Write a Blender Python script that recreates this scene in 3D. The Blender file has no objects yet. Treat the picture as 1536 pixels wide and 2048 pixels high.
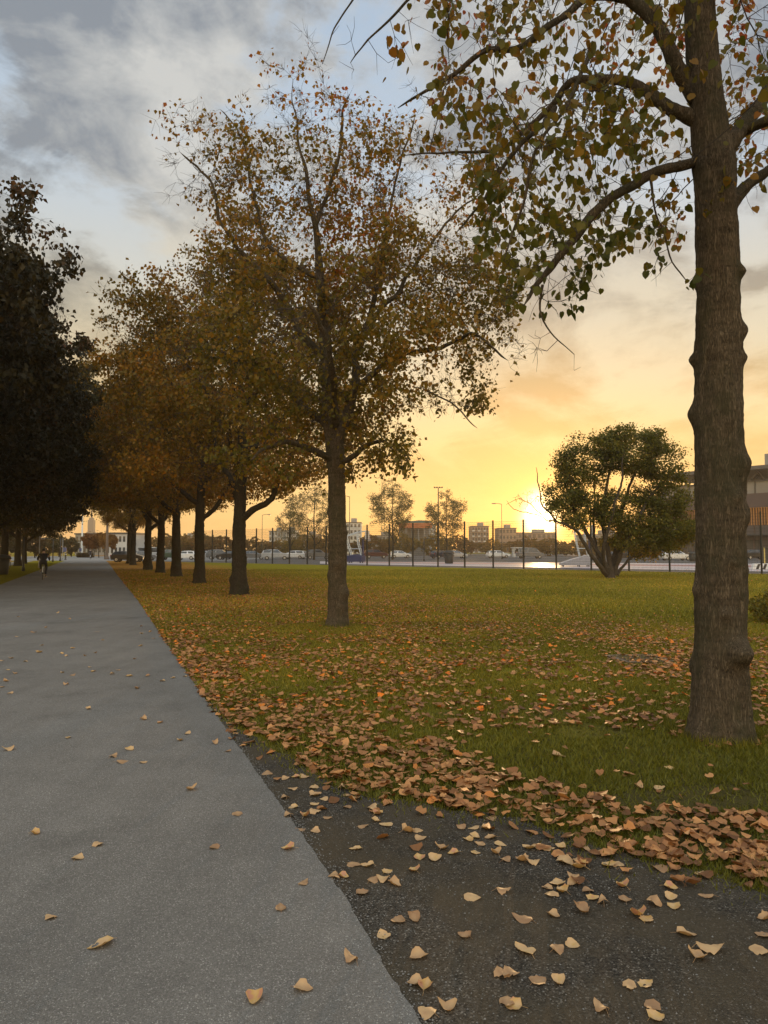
import bpy, math, random
import numpy as np
from mathutils import Vector, Matrix
random.seed(7)
rng = np.random.default_rng(7)
R = math.radians

# ------------------------------------------------------------------ camera
W, H, F = 1536, 2048, 1450.0
EYE = 1.6
PITCH = math.atan(76.0 / F)
sc = bpy.context.scene
cd = bpy.data.cameras.new('camera')
cam = bpy.data.objects.new('camera', cd)
sc.collection.objects.link(cam)
cam.location = (0, 0, EYE)
cam.rotation_euler = (R(90) + PITCH, 0, 0)
cd.sensor_fit = 'VERTICAL'
cd.sensor_height = 36
cd.lens = 36 * F / H
cd.clip_start = 0.05
cd.clip_end = 5000
sc.camera = cam
sc.view_settings.view_transform = 'Standard'
sc.view_settings.look = 'None'
sc.view_settings.gamma = 1
sc.view_settings.use_curve_mapping = False
sc.view_settings.exposure = 0.22

CP, SP = math.cos(PITCH), math.sin(PITCH)
def ray(px, py):
    dx = (px - W / 2) / F; dz = -(py - H / 2) / F
    return dx, CP - SP * dz, SP + CP * dz
def at(px, py, Y):
    x, y, z = ray(px, py); t = Y / y
    return Vector((x * t, Y, EYE + z * t))
def ground(px, py, z0=0.0):
    x, y, z = ray(px, py); t = (z0 - EYE) / z
    return Vector((x * t, y * t, z0))
def project(X, Y, Z=0.0):
    dz = Z - EYE
    f = CP * Y + SP * dz; u = -SP * Y + CP * dz
    return W / 2 + F * X / f, H / 2 - F * u / f

HAZE = 0.00045
# ------------------------------------------------------------------ sky
SUN_AZ = math.atan2((1086 - 768), F)
SUN_EL = R(2.35)
SD = Vector((math.sin(SUN_AZ) * math.cos(SUN_EL), math.cos(SUN_AZ) * math.cos(SUN_EL), math.sin(SUN_EL)))
world = bpy.data.worlds.new("World"); sc.world = world; world.use_nodes = True
nt = world.node_tree; nt.nodes.clear()
def N(tree, t, **kw):
    n = tree.nodes.new(t)
    for k, v in kw.items():
        if k.startswith('i_'):
            key = k[2:]; n.inputs[int(key) if key.isdigit() else key].default_value = v
        else: setattr(n, k, v)
    return n
def L(tree, a, b): tree.links.new(a, b)
def math_(tree, op, a, b=None, c=None, clamp=False):
    n = tree.nodes.new('ShaderNodeMath'); n.operation = op; n.use_clamp = clamp
    for i, v in enumerate((a, b, c)):
        if v is None: continue
        if isinstance(v, (int, float)): n.inputs[i].default_value = v
        else: tree.links.new(v, n.inputs[i])
    return n.outputs[0]
def mixc(tree, fac, a, b, mode='MIX'):
    n = tree.nodes.new('ShaderNodeMix'); n.data_type = 'RGBA'; n.blend_type = mode; n.clamp_factor = True
    for s, v in ((n.inputs[0], fac), (n.inputs[6], a), (n.inputs[7], b)):
        if isinstance(v, (int, float)): s.default_value = v
        elif isinstance(v, tuple): s.default_value = (*v[:3], 1)
        else: tree.links.new(v, s)
    return n.outputs[2]
def ramp(tree, fac, stops, interp='LINEAR'):
    n = tree.nodes.new('ShaderNodeValToRGB'); cr = n.color_ramp; cr.interpolation = interp
    while len(cr.elements) > 1: cr.elements.remove(cr.elements[-1])
    for i, (p, c) in enumerate(stops):
        e = cr.elements[0] if i == 0 else cr.elements.new(p)
        e.position = p
        e.color = (c, c, c, 1) if isinstance(c, (int, float)) else (*c[:3], 1)
    tree.links.new(fac, n.inputs[0]); return n.outputs[0]
def srgb(r, g, b):
    f = lambda c: (c / 255 / 12.92) if c / 255 <= 0.04045 else ((c / 255 + 0.055) / 1.055) ** 2.4
    return (f(r), f(g), f(b))

tc = N(nt, 'ShaderNodeTexCoord'); gen = tc.outputs['Generated']
sep = N(nt, 'ShaderNodeSeparateXYZ'); L(nt, gen, sep.inputs[0])
sx, sy, sz = sep.outputs
zc = math_(nt, 'MAXIMUM', sz, 0.0)
# clear-ish base sky behind the clouds, by elevation
base = ramp(nt, zc, [(0.0, srgb(234, 180, 116)), (0.07, srgb(240, 196, 120)), (0.14, srgb(232, 205, 148)), (0.22, srgb(214, 202, 170)),
                     (0.30, srgb(200, 195, 178)), (0.45, srgb(178, 191, 203)), (0.62, srgb(158, 177, 198)), (1.0, srgb(152, 173, 200))])
# closeness to the sun
dot = N(nt, 'ShaderNodeVectorMath', operation='DOT_PRODUCT'); L(nt, gen, dot.inputs[0]); dot.inputs[1].default_value = SD
g = math_(nt, 'MAXIMUM', dot.outputs['Value'], 0.0)
gw = math_(nt, 'POWER', g, 14.0)
# flattened warm band round the sun
sepel = math_(nt, 'POWER', math_(nt, 'SUBTRACT', 1.0, zc, clamp=True), 5.0)
warm = math_(nt, 'MULTIPLY', gw, sepel)
base = mixc(nt, math_(nt, 'MULTIPLY', warm, 0.9), base, srgb(240, 190, 100))
# cloud plane coordinates
den = math_(nt, 'ADD', zc, 0.16)
comb = N(nt, 'ShaderNodeCombineXYZ')
L(nt, sx, comb.inputs[0]); L(nt, math_(nt, 'MULTIPLY', sy, 0.6), comb.inputs[1]); L(nt, math_(nt, 'MULTIPLY', math_(nt, 'POWER', zc, 0.8), 1.7), comb.inputs[2])
def cloudnoise(scale, detail, rough, dist, loc=(0, 0, 0), rot=0.5, st=(1, 1, 1)):
    m = N(nt, 'ShaderNodeMapping'); L(nt, comb.outputs[0], m.inputs[0])
    m.inputs['Location'].default_value = loc; m.inputs['Rotation'].default_value = (0, rot, 0); m.inputs['Scale'].default_value = st
    n = N(nt, 'ShaderNodeTexNoise'); n.inputs['Scale'].default_value = scale; n.inputs['Detail'].default_value = detail
    n.inputs['Roughness'].default_value = rough; n.inputs['Distortion'].default_value = dist
    L(nt, m.outputs[0], n.inputs['Vector']); return n.outputs['Fac']
n1 = cloudnoise(2.1, 9, 0.55, 0.5, (3.1, 2.4, 1.0), 0.6, (1.0, 1.0, 1.05))
n2 = cloudnoise(7.0, 9, 0.62, 0.4, (9.3, 4.2, 2.0), 0.5, (1.0, 1.0, 1.25))
n3 = cloudnoise(3.4, 9, 0.6, 0.6, (1.3, 8.8, 0.4), 0.6, (1, 1, 1.15))
cov = ramp(nt, math_(nt, 'ADD', math_(nt, 'MULTIPLY', n1, 0.75), math_(nt, 'MULTIPLY', n2, 0.25)), [(0.425, 0.0), (0.50, 1.0)], 'EASE')
thick = ramp(nt, math_(nt, 'ADD', math_(nt, 'MULTIPLY', n3, 0.6), math_(nt, 'MULTIPLY', n2, 0.4)), [(0.42, 0.0), (0.57, 1.0)])
ctop = ramp(nt, zc, [(0.0, srgb(240, 190, 115)), (0.14, srgb(236, 204, 142)), (0.22, srgb(222, 202, 162)), (0.30, srgb(204, 194, 170)), (0.45, srgb(190, 190, 186)), (1.0, srgb(188, 191, 194))])
cdark = ramp(nt, zc, [(0.0, srgb(215, 158, 92)), (0.14, srgb(212, 168, 102)), (0.22, srgb(184, 160, 116)), (0.30, srgb(148, 142, 127)), (0.45, srgb(128, 135, 143)), (1.0, srgb(122, 132, 145))])
cdark = mixc(nt, math_(nt, 'MULTIPLY', warm, 0.5), cdark, srgb(235, 165, 85))
ccol = mixc(nt, thick, ctop, cdark)
# fade cloud contrast right at the horizon
covh = math_(nt, 'MULTIPLY', cov, ramp(nt, zc, [(0.0, 0.25), (0.12, 0.65), (0.22, 1.0)]))
sky = mixc(nt, covh, base, ccol)
# glow of the low sun through the cloud veil
nw = N(nt, 'ShaderNodeTexNoise'); nw.inputs['Scale'].default_value = 14; nw.inputs['Detail'].default_value = 5; L(nt, gen, nw.inputs['Vector'])
wv = N(nt, 'ShaderNodeVectorMath', operation='MULTIPLY_ADD'); L(nt, nw.outputs['Color'], wv.inputs[0]); wv.inputs[1].default_value = (0.045, 0.0, 0.07); L(nt, gen, wv.inputs[2])
wn = N(nt, 'ShaderNodeVectorMath', operation='NORMALIZE'); L(nt, wv.outputs[0], wn.inputs[0])
dot2 = N(nt, 'ShaderNodeVectorMath', operation='DOT_PRODUCT'); L(nt, wn.outputs[0], dot2.inputs[0]); dot2.inputs[1].default_value = (SD + Vector((0.0225, 0, 0.037))).normalized()
g2 = math_(nt, 'MAXIMUM', dot2.outputs['Value'], 0.0)
core = math_(nt, 'ADD', math_(nt, 'MULTIPLY', math_(nt, 'POWER', g2, 5500.0), 4.5), math_(nt, 'MULTIPLY', math_(nt, 'POWER', g, 9000.0), 8.0))
halo = math_(nt, 'MULTIPLY', math_(nt, 'POWER', g2, 420.0), 0.5)
halo2 = math_(nt, 'MULTIPLY', math_(nt, 'POWER', g, 60.0), 0.05)
sky = mixc(nt, 1.0, sky, mixc(nt, 1.0, (1.0, 0.78, 0.42), core, 'MULTIPLY'), 'ADD')
sky = mixc(nt, 1.0, sky, mixc(nt, 1.0, (1.0, 0.50, 0.05), halo, 'MULTIPLY'), 'ADD')
sky = mixc(nt, 1.0, sky, mixc(nt, 1.0, (0.9, 0.42, 0.06), halo2, 'MULTIPLY'), 'ADD')
# unseen sky overhead and behind is brightened and warmed to light the ground
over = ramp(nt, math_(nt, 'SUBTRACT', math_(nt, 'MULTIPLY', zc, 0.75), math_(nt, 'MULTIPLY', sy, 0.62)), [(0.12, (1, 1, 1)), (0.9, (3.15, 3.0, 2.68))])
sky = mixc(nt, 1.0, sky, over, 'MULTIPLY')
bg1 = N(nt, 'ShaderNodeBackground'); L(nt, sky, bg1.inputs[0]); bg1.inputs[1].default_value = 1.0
skt = N(nt, 'ShaderNodeTexSky', sky_type='NISHITA', sun_disc=False)
skt.sun_elevation = SUN_EL; skt.sun_rotation = SUN_AZ
bg2 = N(nt, 'ShaderNodeBackground'); L(nt, skt.outputs[0], bg2.inputs[0]); bg2.inputs[1].default_value = 0.02
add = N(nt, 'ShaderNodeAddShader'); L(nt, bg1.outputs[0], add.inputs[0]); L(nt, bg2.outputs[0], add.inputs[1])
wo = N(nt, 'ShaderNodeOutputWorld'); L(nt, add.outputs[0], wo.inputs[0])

sl = bpy.data.lights.new('sun', 'SUN'); sl.energy = 2.0; sl.angle = R(1.2); sl.color = (1.0, 0.62, 0.28)
so = bpy.data.objects.new('sun', sl); sc.collection.objects.link(so)
so.rotation_euler = (-SD).to_track_quat('-Z', 'Y').to_euler()

# ------------------------------------------------------------------ helpers
col = sc.collection
def tag(o, label=None, cat=None, group=None, kind=None):
    if label: o['label'] = label
    if cat: o['category'] = cat
    if group: o['group'] = group
    if kind: o['kind'] = kind
    return o
def empty(name, loc=(0, 0, 0), rz=0.0):
    o = bpy.data.objects.new(name, None); col.objects.link(o)
    o.location = loc; o.rotation_euler = (0, 0, rz); o.empty_display_size = 0.2
    return o
def kids(o): return [c for c in bpy.data.objects if c.parent == o]
def copy_tree(o, parent=None, children=None):
    c = o.copy(); col.objects.link(c)
    if parent is not None: c.parent = parent
    for ch in kids(o): copy_tree(ch, c)
    return c

class MB:
    def __init__(s): s.v = []; s.f = []
    def add(s, vs, fs):
        b = len(s.v); s.v += [tuple(v) for v in vs]; s.f += [tuple(i + b for i in f) for f in fs]
    def box(s, c, d, rz=0.0, taper=1.0, m=None):
        hx, hy, hz = d[0] / 2, d[1] / 2, d[2] / 2
        vs = []
        for z, t in ((-hz, 1), (hz, taper)):
            for x, y in ((-hx, -hy), (hx, -hy), (hx, hy), (-hx, hy)):
                x2, y2 = x * t, y * t
                vs.append((c[0] + x2 * math.cos(rz) - y2 * math.sin(rz), c[1] + x2 * math.sin(rz) + y2 * math.cos(rz), c[2] + z))
        s.add(vs, [(3, 2, 1, 0), (4, 5, 6, 7), (0, 1, 5, 4), (1, 2, 6, 5), (2, 3, 7, 6), (3, 0, 4, 7)])
    def tube(s, pts, rad, n=8, cap=True, twist=0.0):
        pts = [Vector(p) for p in pts]
        if isinstance(rad, (int, float)): rad = [rad] * len(pts)
        rings = sweep_rings(pts, rad, n)
        b = len(s.v); s.v += rings
        m = len(pts)
        for i in range(m - 1):
            for k in range(n):
                k2 = (k + 1) % n
                s.f.append((b + i * n + k, b + i * n + k2, b + (i + 1) * n + k2, b + (i + 1) * n + k))
        if cap:
            s.f.append(tuple(b + k for k in reversed(range(n)))); s.f.append(tuple(b + (m - 1) * n + k for k in range(n)))
    def lathe(s, prof, c=(0, 0, 0), n=16, axis='z', cap=True):
        b = len(s.v)
        for r, h in prof:
            for k in range(n):
                a = 2 * math.pi * k / n; x, y = r * math.cos(a), r * math.sin(a)
                p = (x, y, h) if axis == 'z' else ((x, h, y) if axis == 'y' else (h, x, y))
                s.v.append((p[0] + c[0], p[1] + c[1], p[2] + c[2]))
        m = len(prof)
        for i in range(m - 1):
            for k in range(n):
                k2 = (k + 1) % n; s.f.append((b + i * n + k, b + i * n + k2, b + (i + 1) * n + k2, b + (i + 1) * n + k))
        if cap:
            s.f.append(tuple(b + k for k in reversed(range(n)))); s.f.append(tuple(b + (m - 1) * n + k for k in range(n)))
    def prism(s, prof, y0, y1, taper=None):
        # profile in x-z, extruded along y
        n = len(prof); b = len(s.v)
        for (x, z) in prof: s.v.append((x, y0, z))
        for (x, z) in prof: s.v.append((x, y1, z))
        for k in range(n):
            k2 = (k + 1) % n; s.f.append((b + k, b + k2, b + n + k2, b + n + k))
        s.f.append(tuple(b + k for k in reversed(range(n)))); s.f.append(tuple(b + n + k for k in range(n)))
    def build(s, name, mat, parent=None, smooth=False, bevel=0.0):
        me = bpy.data.meshes.new(name); me.from_pydata(s.v, [], s.f); me.validate(); me.update()
        if mat: me.materials.append(mat)
        if smooth: me.polygons.foreach_set('use_smooth', [True] * len(me.polygons))
        o = bpy.data.objects.new(name, me); col.objects.link(o)
        if parent is not None: o.parent = parent
        if bevel > 0:
            m = o.modifiers.new('bevel', 'BEVEL'); m.width = bevel; m.segments = 2; m.limit_method = 'ANGLE'
        return o
def sweep_rings(pts, rad, n):
    out = []; m = len(pts)
    t = (pts[1] - pts[0]).normalized()
    u = t.orthogonal().normalized()
    for i in range(m):
        if i == 0: t = pts[1] - pts[0]
        elif i == m - 1: t = pts[-1] - pts[-2]
        else: t = pts[i + 1] - pts[i - 1]
        if t.length < 1e-9: t = Vector((0, 0, 1))
        t.normalize()
        u = u - t * u.dot(t)
        if u.length < 1e-6: u = t.orthogonal()
        u.normalize(); w = t.cross(u)
        for k in range(n):
            a = 2 * math.pi * k / n
            p = pts[i] + (u * math.cos(a) + w * math.sin(a)) * rad[i]
            out.append((p.x, p.y, p.z))
    return out
def np_mesh(name, verts, loops, counts, mat, parent=None, smooth=False, attr=None):
    me = bpy.data.meshes.new(name)
    me.vertices.add(len(verts)); me.vertices.foreach_set('co', np.ascontiguousarray(verts, dtype=np.float32).ravel())
    me.loops.add(len(loops)); me.loops.foreach_set('vertex_index', np.ascontiguousarray(loops, dtype=np.int32))
    st = np.concatenate([[0], np.cumsum(counts)[:-1]]).astype(np.int32)
    me.polygons.add(len(counts)); me.polygons.foreach_set('loop_start', st)
    if attr is not None:
        for an, av in attr.items():
            a = me.attributes.new(an, 'FLOAT', 'POINT'); a.data.foreach_set('value', np.ascontiguousarray(av, dtype=np.float32))
    me.update(calc_edges=True)
    if smooth: me.polygons.foreach_set('use_smooth', np.ones(len(counts), dtype=bool))
    if mat: me.materials.append(mat)
    o = bpy.data.objects.new(name, me); col.objects.link(o)
    if parent is not None: o.parent = parent
    return o

# ------------------------------------------------------------------ materials
def newmat(name):
    m = bpy.data.materials.new(name); m.use_nodes = True; t = m.node_tree; t.nodes.clear()
    out = t.nodes.new('ShaderNodeOutputMaterial'); return m, t, out
def mat(name, c, rough=0.6, var=0.15, scale=8.0, metal=0.0, bump=0.0, spec=0.5, emit=None, es=0.0):
    m, t, out = newmat(name)
    tcn = N(t, 'ShaderNodeTexCoord'); n = N(t, 'ShaderNodeTexNoise'); n.inputs['Scale'].default_value = scale; n.inputs['Detail'].default_value = 5
    L(t, tcn.outputs['Object'], n.inputs['Vector'])
    cc = ramp(t, n.outputs['Fac'], [(0.3, tuple(x * (1 - var) for x in c)), (0.7, tuple(min(1, x * (1 + var)) for x in c))])
    b = N(t, 'ShaderNodeBsdfPrincipled'); L(t, cc, b.inputs['Base Color'])
    b.inputs['Roughness'].default_value = rough; b.inputs['Metallic'].default_value = metal; b.inputs['Specular IOR Level'].default_value = spec
    if emit: b.inputs['Emission Color'].default_value = (*emit, 1); b.inputs['Emission Strength'].default_value = es
    if bump:
        bn = N(t, 'ShaderNodeBump'); bn.inputs['Strength'].default_value = bump; bn.inputs['Distance'].default_value = 0.02
        L(t, n.outputs['Fac'], bn.inputs['Height']); L(t, bn.outputs[0], b.inputs['Normal'])
    L(t, b.outputs[0], out.inputs[0]); return m

def leafmat(name, stops, trans=0.35, rough=0.55, hue=0.0, val=0.0):
    m, t, out = newmat(name)
    a = N(t, 'ShaderNodeAttribute', attribute_name='v')
    c = ramp(t, a.outputs['Fac'], stops)
    if val:
        oi = N(t, 'ShaderNodeObjectInfo')
        hs = N(t, 'ShaderNodeHueSaturation'); L(t, c, hs.inputs['Color'])
        L(t, math_(t, 'ADD', math_(t, 'MULTIPLY', oi.outputs['Random'], hue), 0.5 - hue / 2), hs.inputs['Hue'])
        L(t, math_(t, 'ADD', math_(t, 'MULTIPLY', oi.outputs['Random'], val), 1.0 - val / 2), hs.inputs['Value'])
        c = hs.outputs[0]
    d = N(t, 'ShaderNodeBsdfPrincipled'); L(t, c, d.inputs['Base Color']); d.inputs['Roughness'].default_value = rough
    d.inputs['Specular IOR Level'].default_value = 0.25
    tr = N(t, 'ShaderNodeBsdfTranslucent'); L(t, mixc(t, 1.0, c, (1.0, 0.95, 0.55), 'MULTIPLY'), tr.inputs['Color'])
    mx = N(t, 'ShaderNodeMixShader'); mx.inputs[0].default_value = trans
    L(t, d.outputs[0], mx.inputs[1]); L(t, tr.outputs[0], mx.inputs[2]); L(t, mx.outputs[0], out.inputs[0]); return m

def barkmat(name, c1, c2, moss=(0.06, 0.07, 0.03), sc_=1.0, bump=0.9):
    m, t, out = newmat(name)
    tcn = N(t, 'ShaderNodeTexCoord')
    def nz(scale, det, r, dist, st):
        mp = N(t, 'ShaderNodeMapping'); L(t, tcn.outputs['Object'], mp.inputs[0]); mp.inputs['Scale'].default_value = st
        n = N(t, 'ShaderNodeTexNoise'); n.inputs['Scale'].default_value = scale; n.inputs['Detail'].default_value = det; n.inputs['Roughness'].default_value = r; n.inputs['Distortion'].default_value = dist
        L(t, mp.outputs[0], n.inputs['Vector']); return n.outputs['Fac']
    ridge = math_(t, 'MULTIPLY', math_(t, 'ABSOLUTE', math_(t, 'SUBTRACT', nz(44 * sc_, 4, 0.55, 1.6, (1, 1, 0.15)), 0.5)), 5.0, clamp=True)
    fine = nz(90 * sc_, 6, 0.65, 0.3, (1, 1, 0.35)); ring = nz(9, 5, 0.6, 0.4, (0.5, 0.5, 2.2)); patch = nz(3.2, 5, 0.6, 0.3, (1, 1, 0.7))
    h = math_(t, 'ADD', math_(t, 'ADD', math_(t, 'MULTIPLY', ridge, 0.55), math_(t, 'MULTIPLY', fine, 0.5)), math_(t, 'MULTIPLY', ring, 0.5))
    c = mixc(t, ramp(t, h, [(0.35, 0.0), (1.0, 1.0)]), c1, c2)
    c = mixc(t, math_(t, 'MULTIPLY', ramp(t, patch, [(0.45, 0.0), (0.62, 1.0)]), 0.55), c, moss)
    b = N(t, 'ShaderNodeBsdfPrincipled'); L(t, c, b.inputs['Base Color']); b.inputs['Roughness'].default_value = 0.95; b.inputs['Specular IOR Level'].default_value = 0.08
    bn = N(t, 'ShaderNodeBump'); bn.inputs['Strength'].default_value = bump; bn.inputs['Distance'].default_value = 0.018
    L(t, h, bn.inputs['Height']); L(t, bn.outputs[0], b.inputs['Normal'])
    L(t, b.outputs[0], out.inputs[0]); return m

M = {}
M['bark'] = barkmat('linden_bark', (0.020, 0.016, 0.011), (0.175, 0.138, 0.094), (0.055, 0.054, 0.030))
M['bark_far'] = barkmat('dark_bark', (0.018, 0.015, 0.012), (0.070, 0.058, 0.042), (0.035, 0.038, 0.022), 0.8)
M['twig'] = mat('twig_bark', (0.045, 0.032, 0.024), 0.85, 0.3, 20)
M['shrub_bark'] = mat('shrub_bark', (0.05, 0.038, 0.026), 0.85, 0.35, 12, bump=0.4)
# leaf colour by the random attribute v
M['leaf_near'] = leafmat('linden_leaf_turning', [(0.0, (0.0547, 0.0691, 0.0111)), (0.35, (0.1026, 0.1077, 0.0156)), (0.6, (0.1779, 0.1312, 0.0178)), (0.8, (0.2736, 0.145, 0.0199)), (0.93, (0.3284, 0.1174, 0.0199)), (1.0, (0.2736, 0.0691, 0.0222))], 0.42)
M['leaf_mid'] = leafmat('linden_leaf_golden', [(0.0, (0.076, 0.0753, 0.011)), (0.35, (0.1436, 0.1129, 0.0132)), (0.65, (0.2366, 0.141, 0.0154)), (0.85, (0.3379, 0.1568, 0.0176)), (1.0, (0.3211, 0.0862, 0.022))], 0.40)
M['leaf_row'] = leafmat('row_leaf_olive', [(0.0, (0.0646, 0.0611, 0.0078)), (0.4, (0.1453, 0.1022, 0.0123)), (0.75, (0.2583, 0.136, 0.0158)), (1.0, (0.3876, 0.1633, 0.0158))], 0.38, hue=0.03, val=0.35)
M['leaf_dark'] = leafmat('dark_leaf', [(0.0, (0.0199, 0.0199, 0.0031)), (0.55, (0.0496, 0.0398, 0.0055)), (0.85, (0.1325, 0.0607, 0.0074)), (1.0, (0.2484, 0.0828, 0.0086))], 0.18, hue=0.03, val=0.4)
M['leaf_shrub'] = leafmat('shrub_leaf', [(0.0, (0.0769, 0.0808, 0.0126)), (0.6, (0.154, 0.14, 0.0188)), (0.9, (0.3336, 0.2154, 0.0262)), (1.0, (0.6158, 0.323, 0.0314))], 0.3)
M['leaf_birch'] = leafmat('birch_leaf', [(0.0, (0.078, 0.091, 0.0325)), (0.6, (0.156, 0.143, 0.0455)), (1.0, (0.286, 0.182, 0.052))], 0.35)
M['leaf_orange'] = leafmat('orange_leaf', [(0.0, (0.108, 0.054, 0.0135)), (0.6, (0.225, 0.099, 0.018)), (1.0, (0.306, 0.153, 0.027))], 0.3, hue=0.02, val=0.3)
M['litter'] = leafmat('fallen_leaf_brown', [(0.0, (0.1418, 0.0611, 0.0229)), (0.25, (0.2835, 0.1261, 0.0469)), (0.5, (0.417, 0.1926, 0.0727)), (0.68, (0.5671, 0.2789, 0.1017)), (0.8, (0.5504, 0.1793, 0.031)), (0.93, (0.8, 0.2258, 0.0176)), (1.0, (0.7005, 0.1195, 0.0176))], 0.12)
M['litter_pale'] = leafmat('fallen_leaf_pale', [(0.0, (0.3198, 0.1843, 0.0943)), (0.35, (0.469, 0.2867, 0.1439)), (0.7, (0.5756, 0.3789, 0.1887)), (0.9, (0.533, 0.3277, 0.1092)), (1.0, (0.4903, 0.2355, 0.149))], 0.12)

# ------------------------------------------------------------------ ground
def groundmat_lawn():
    m, t, out = newmat('lawn_grass')
    tcn = N(t, 'ShaderNodeTexCoord'); P = tcn.outputs['Object']
    s = N(t, 'ShaderNodeSeparateXYZ'); L(t, P, s.inputs[0])
    u = math_(t, 'ADD', s.outputs[0], math_(t, 'MULTIPLY', s.outputs[1], 0.4))
    def noise(sc_, det=6, r=0.6, vec=P):
        n = N(t, 'ShaderNodeTexNoise'); n.inputs['Scale'].default_value = sc_; n.inputs['Detail'].default_value = det; n.inputs['Roughness'].default_value = r
        L(t, vec, n.inputs['Vector']); return n.outputs['Fac']
    nf = noise(38, 4); nm = noise(1.3, 5); nb = noise(0.22, 4); nv = noise(7, 5)
    g1 = mixc(t, ramp(t, nf, [(0.35, 0.0), (0.65, 1.0)]), (0.105, 0.098, 0.010), (0.26, 0.22, 0.022))
    g2 = mixc(t, ramp(t, nm, [(0.42, 0.0), (0.62, 1.0)]), g1, (0.23, 0.185, 0.02))
    g3 = mixc(t, math_(t, 'MULTIPLY', ramp(t, nv, [(0.5, 0.0), (0.7, 1.0)]), 0.5), g2, (0.05, 0.045, 0.022))
    worn = math_(t, 'MULTIPLY', ramp(t, math_(t, 'ADD', math_(t, 'DIVIDE', s.outputs[1], 10.0), math_(t, 'MULTIPLY', math_(t, 'SUBTRACT', nm, 0.5), 0.5)), [(0.55, 0.85), (0.80, 0.25), (1.0, 0.0)]), 1.0)
    g3 = mixc(t, worn, g3, mixc(t, nf, (0.03, 0.026, 0.014), (0.075, 0.062, 0.034)))
    # fallen leaf cover as cells the size of leaves
    v = N(t, 'ShaderNodeTexVoronoi'); v.inputs['Scale'].default_value = 15; L(t, P, v.inputs['Vector'])
    sv = N(t, 'ShaderNodeSeparateColor'); L(t, v.outputs['Color'], sv.inputs[0])
    lc = ramp(t, sv.outputs[0], [(0.0, (0.15, 0.07, 0.022)), (0.4, (0.28, 0.14, 0.040)), (0.75, (0.38, 0.19, 0.045)), (1.0, (0.42, 0.15, 0.025))])
    # cover fraction: under the row of trees (u between path edge and about 11 m)
    un = math_(t, 'ADD', u, math_(t, 'MULTIPLY', math_(t, 'SUBTRACT', nb, 0.5), 5.0))
    un = math_(t, 'ADD', un, math_(t, 'MULTIPLY', math_(t, 'SUBTRACT', nm, 0.5), 2.5))
    band = ramp(t, math_(t, 'DIVIDE', un, 40.0), [(0.02, 0.85), (0.13, 0.92), (0.25, 0.75), (0.36, 0.15), (0.5, 0.06)])
    left = ramp(t, math_(t, 'DIVIDE', math_(t, 'MULTIPLY', u, -1.0), 40.0), [(0.09, 0.0), (0.13, 0.12), (0.3, 0.45), (0.6, 0.3)])
    frac = math_(t, 'MAXIMUM', math_(t, 'MULTIPLY', band, math_(t, 'GREATER_THAN', u, 0.0)), left)
    # only real leaves near the camera
    yy = ramp(t, math_(t, 'DIVIDE', s.outputs[1], 60.0), [(0.12, 0.15), (0.36, 0.9), (1.0, 1.0)])
    frac = math_(t, 'MULTIPLY', frac, yy)
    th = math_(t, 'LESS_THAN', math_(t, 'ADD', math_(t, 'MULTIPLY', sv.outputs[1], 0.6), math_(t, 'MULTIPLY', nv, 0.4)), math_(t, 'ADD', frac, 0.02))
    c = mixc(t, math_(t, 'MULTIPLY', th, 0.9), g3, lc)
    b = N(t, 'ShaderNodeBsdfPrincipled'); L(t, c, b.inputs['Base Color']); b.inputs['Roughness'].default_value = 1.0; b.inputs['Specular IOR Level'].default_value = 0.0
    bn = N(t, 'ShaderNodeBump'); bn.inputs['Strength'].default_value = 0.8; bn.inputs['Distance'].default_value = 0.03
    L(t, math_(t, 'ADD', nf, math_(t, 'MULTIPLY', nv, 1.5)), bn.inputs['Height']); L(t, bn.outputs[0], b.inputs['Normal'])
    L(t, b.outputs[0], out.inputs[0]); return m
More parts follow.
